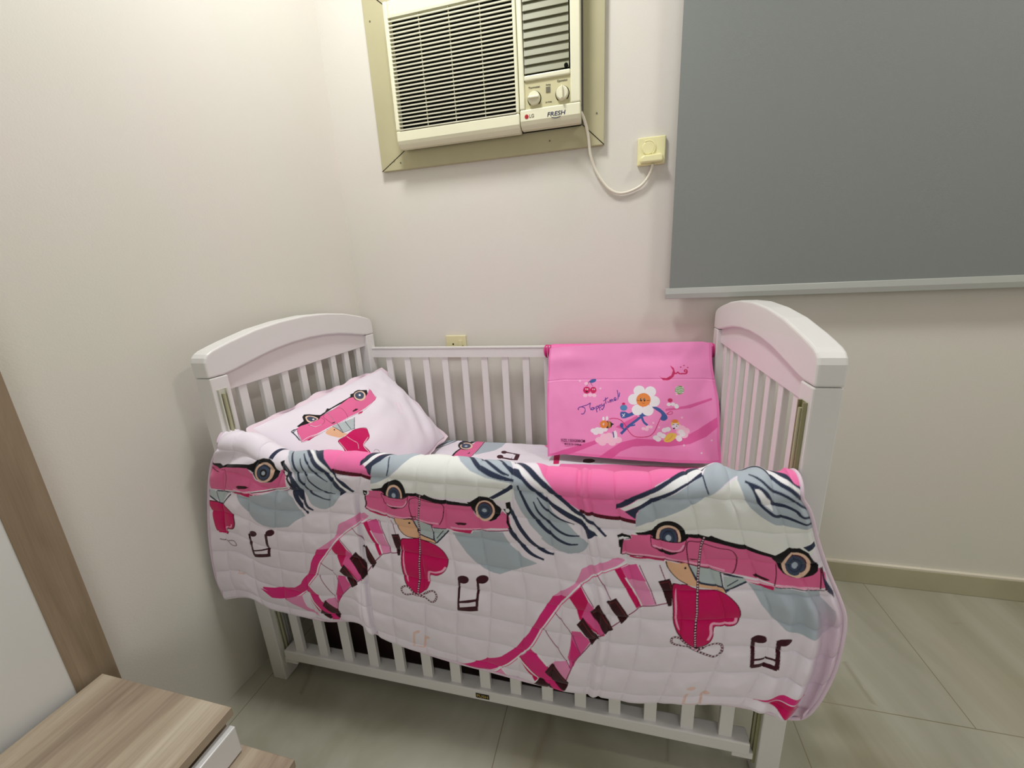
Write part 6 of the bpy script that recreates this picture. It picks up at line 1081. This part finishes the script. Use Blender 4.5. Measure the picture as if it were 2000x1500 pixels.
# back layer goes over the rail and down behind
U2, V2 = np.meshgrid(np.linspace(0, 1, 60), np.linspace(0, 1, 40)); path = np.array([[-.175, .54], [-.085, .80], [-.074, .885], [-.066, .895], [-.045, .8955], [-.033, .893], [-.028, .88], [-.026, .84]])
yy = np.interp(V2, np.linspace(0, 1, 8), path[:, 0]); zz = np.interp(V2, np.linspace(0, 1, 8), path[:, 1])
me = grid_mesh('bag_back', .776+U2*.53-BC[0], yy-BC[1], zz-BC[2]); link('bag_back', me, mat('pink_nonwoven_plain', srgb(240, 110, 178), .5), bg)
for x0_, x1_ in ((.752, .776), (1.298, 1.316)):
    bm = bmesh.new(); 
    for q in range(3): lathe(bm, [(.022, -.003), (.0245, 0), (.022, .003)], (x0_+(x1_-x0_)*(q+.5)/3-BC[0], -.045-BC[1], .869-BC[2]), (1, .25*(q-1), .1), 20)
    link('drawstring', bm, M_pinkt, bg, smooth=True)
bm = bmesh.new(); lathe(bm, [(.0215, -.014), (.0215, .014)], (1.300+.0135-BC[0]-.001, -.045-BC[1], .868-BC[2]), (1,0,0), 20)
link('drawstring_sleeve', bm, M_pinkt, bg, smooth=True)
def bagpt(a, s, off): p = B0+bd*s+bn*off; return Vector((a-BC[0], p[1]-BC[1], p[2]-BC[2]))
bagrot = Matrix((Vector((1,0,0)), Vector(-bd), Vector(bn))).transposed()
if bagrot.determinant() < 0: bagrot = Matrix((Vector((1,0,0)), Vector(-bd), Vector(-bn))).transposed()
for s_, a_, b_, sz in (('SIZE:150X200CM', .86, .331, .0125), ('MADE IN CHINA', .860, .344, .0085)):
    text('size_lettering', s_, sz, bagpt(a_, b_, .0042), bagrot, M_txt, bg, depth=.0003, sx=.92)
# ------------------------------------------------------------------ duvet over the lowered side
nx, ny = 1200, 560
sh = duvet_sheet(nx*2, ny*2); C_ = sh.down(2)
A, B = np.meshgrid((np.arange(nx)+.5)/nx*DU_A, (np.arange(ny)+.5)/ny*DU_B)
def duvet_surface(A, B, quilt=True):
    x, y, z = duvet_base(A, B); P = np.stack([x, y, z], -1)
    ga = np.gradient(P, axis=1); gb = np.gradient(P, axis=0); n = np.cross(ga, gb); n /= np.linalg.norm(n, axis=-1, keepdims=True)+1e-9
    m = n[n.shape[0]//2, n.shape[1]//2]
    if m[1] > 0: n = -n
    if not quilt: return P, n
    Aw = A + .012*vnoise(A*3.1, B*3.7, 31); Bw = B + .010*vnoise(A*3.3, B*2.9, 32)
    fa = np.abs(np.sin(np.pi*(Aw+.012)/.078)); fb = np.abs(np.sin(np.pi*(Bw-.05)/.0745))
    h = .0085*(np.clip(fa, 0, 1)**.27)*(np.clip(fb, 0, 1)**.27)
    fade = sstep(.75, .738, B)*.5+.5; h *= fade
    h += .0045*vnoise(A*6, B*5, 33)+.0018*vnoise(A*22, B*20, 34)+.0007*vnoise(A*60, B*48, 35)
    # standing folds
    cA = .443+(B-.14)/.61*.045
    h += -.012*np.exp(-((A-cA)/.006)**2)*sstep(.22, .34, B)+.008*np.exp(-((A-cA+.022)/.016)**2)*sstep(.45, .7, B)
    h += .003*np.exp(-((A-1.018)/.006)**2)-.003*np.exp(-((A-1.030)/.0035)**2)-.003*np.exp(-((A-1.006)/.0035)**2)
    # gathers near the right edge and at the left bunch
    h += .007*np.sin((A-1.3)*150+3*(B-.2))*sstep(1.30, 1.40, A)*sstep(.35, .5, B)*sstep(1.44, 1.41, A)
    h += .009*np.sin(A*70+B*55+2*vnoise(A*6, B*6, 8))*sstep(.17, .02, A)*sstep(.34, .2, B)
    h += .006*np.sin((A-1.28)*85)*sstep(1.22, 1.3, A)*sstep(.33, .15, B)
    h *= sstep(0, .014, A)*sstep(DU_A, DU_A-.014, A)
    return P+n*h[..., None], n
P, n = duvet_surface(A, B)
# clean mauve border towards the turned right edge
bw = sstep(DU_A-.055, DU_A-.03, A+.02*(B-.45))*sstep(.40, .50, B); sq = .5+.5*np.sign(np.sin(B*95))
mauve = lin(214, 186, 206)*(1-.0*sq)[..., None]
C_ = C_*(1-bw[..., None]*.75)+mauve*(bw[..., None]*.75)
DC = np.array([.66, -.78, .50])
du = thing('duvet', 'quilted white duvet printed with pink cars and hearts draped over the cot front', 'duvet', tuple(cotw(DC)), .0077)
q = P-DC; me = grid_mesh('quilted_cover', q[..., 0], q[..., 1], q[..., 2], C_, flip=True); link('quilted_cover', me, print_mat('quilted_cotton', bump=.1, wrinkle=.12), du)
A2, B2 = np.meshgrid(np.linspace(0, DU_A, 181), np.linspace(0, DU_B, 101)); Pb, nb = duvet_surface(A2, B2, False)
th = .010*np.clip(np.minimum(np.minimum(A2, DU_A-A2), DU_B-B2)/.02, 0, 1)**.5
Pq = Pb-nb*th[..., None]-DC; me = grid_mesh('lining', Pq[..., 0], Pq[..., 1], Pq[..., 2]); link('lining', me, M_lining, du)
ed = np.concatenate([Pb[:, 0], Pb[-1, 1:], Pb[::-1, -1][1:]])-DC
bm = bmesh.new(); tube(bm, ed.tolist(), .0034, 8); link('binding', bm, M_lining, du, smooth=True)
# ------------------------------------------------------------------ nightstand
ns = thing('nightstand', 'low oak effect nightstand with white drawer front against the left wall', 'nightstand', (.11, -1.30, 0))
NX, NY = .11, -1.30
nb_ = lambda x0, x1, y0, y1, z0, z1: BX(x0-NX, x1-NX, y0-NY, y1-NY, z0, z1)
link('table_top', nb_(-.045, .297, -1.56, -1.069, .360, .3795), M_wood, ns, bevel=.0012)
link('cabinet_body', nb_(-.03, .276, -1.55, -1.074, .281, .360), M_woodd, ns)
dr = link('drawer_front', nb_(.288, .306, -1.545, -1.078, .284, .346), mat('gloss_white_front', srgb(226, 226, 224), .25, .5), ns, bevel=.002); dr['label'] = 'glossy white drawer front'
link('lower_shelf', nb_(-.045, .418, -1.58, -1.069, .262, .281), M_wood, ns, bevel=.0012)
link('plinth', nb_(-.03, .395, -1.56, -1.085, 0, .262), M_woodd, ns)
# ------------------------------------------------------------------ tall panel on the left wall
hb = thing('headboard_panel', 'tall white panel with brown wood edge strip on the left wall beside the nightstand', 'headboard', (xl(-1.6)+.012, -1.6, 0), -math.atan(k_))
link('white_panel', BX(-.006, .012, -.9, .4955, 0, 1.3), mat('white_laminate', srgb(226, 226, 222), .5, .4), hb)
link('wood_edge_strip', BX(-.006, .014, .4955, .563, 0, 1.3), M_woodd, hb, bevel=.001)
link('wood_edge_strip', BX(-.006, .014, -.9, .563, 1.3, 1.36), M_woodd, hb, bevel=.001)
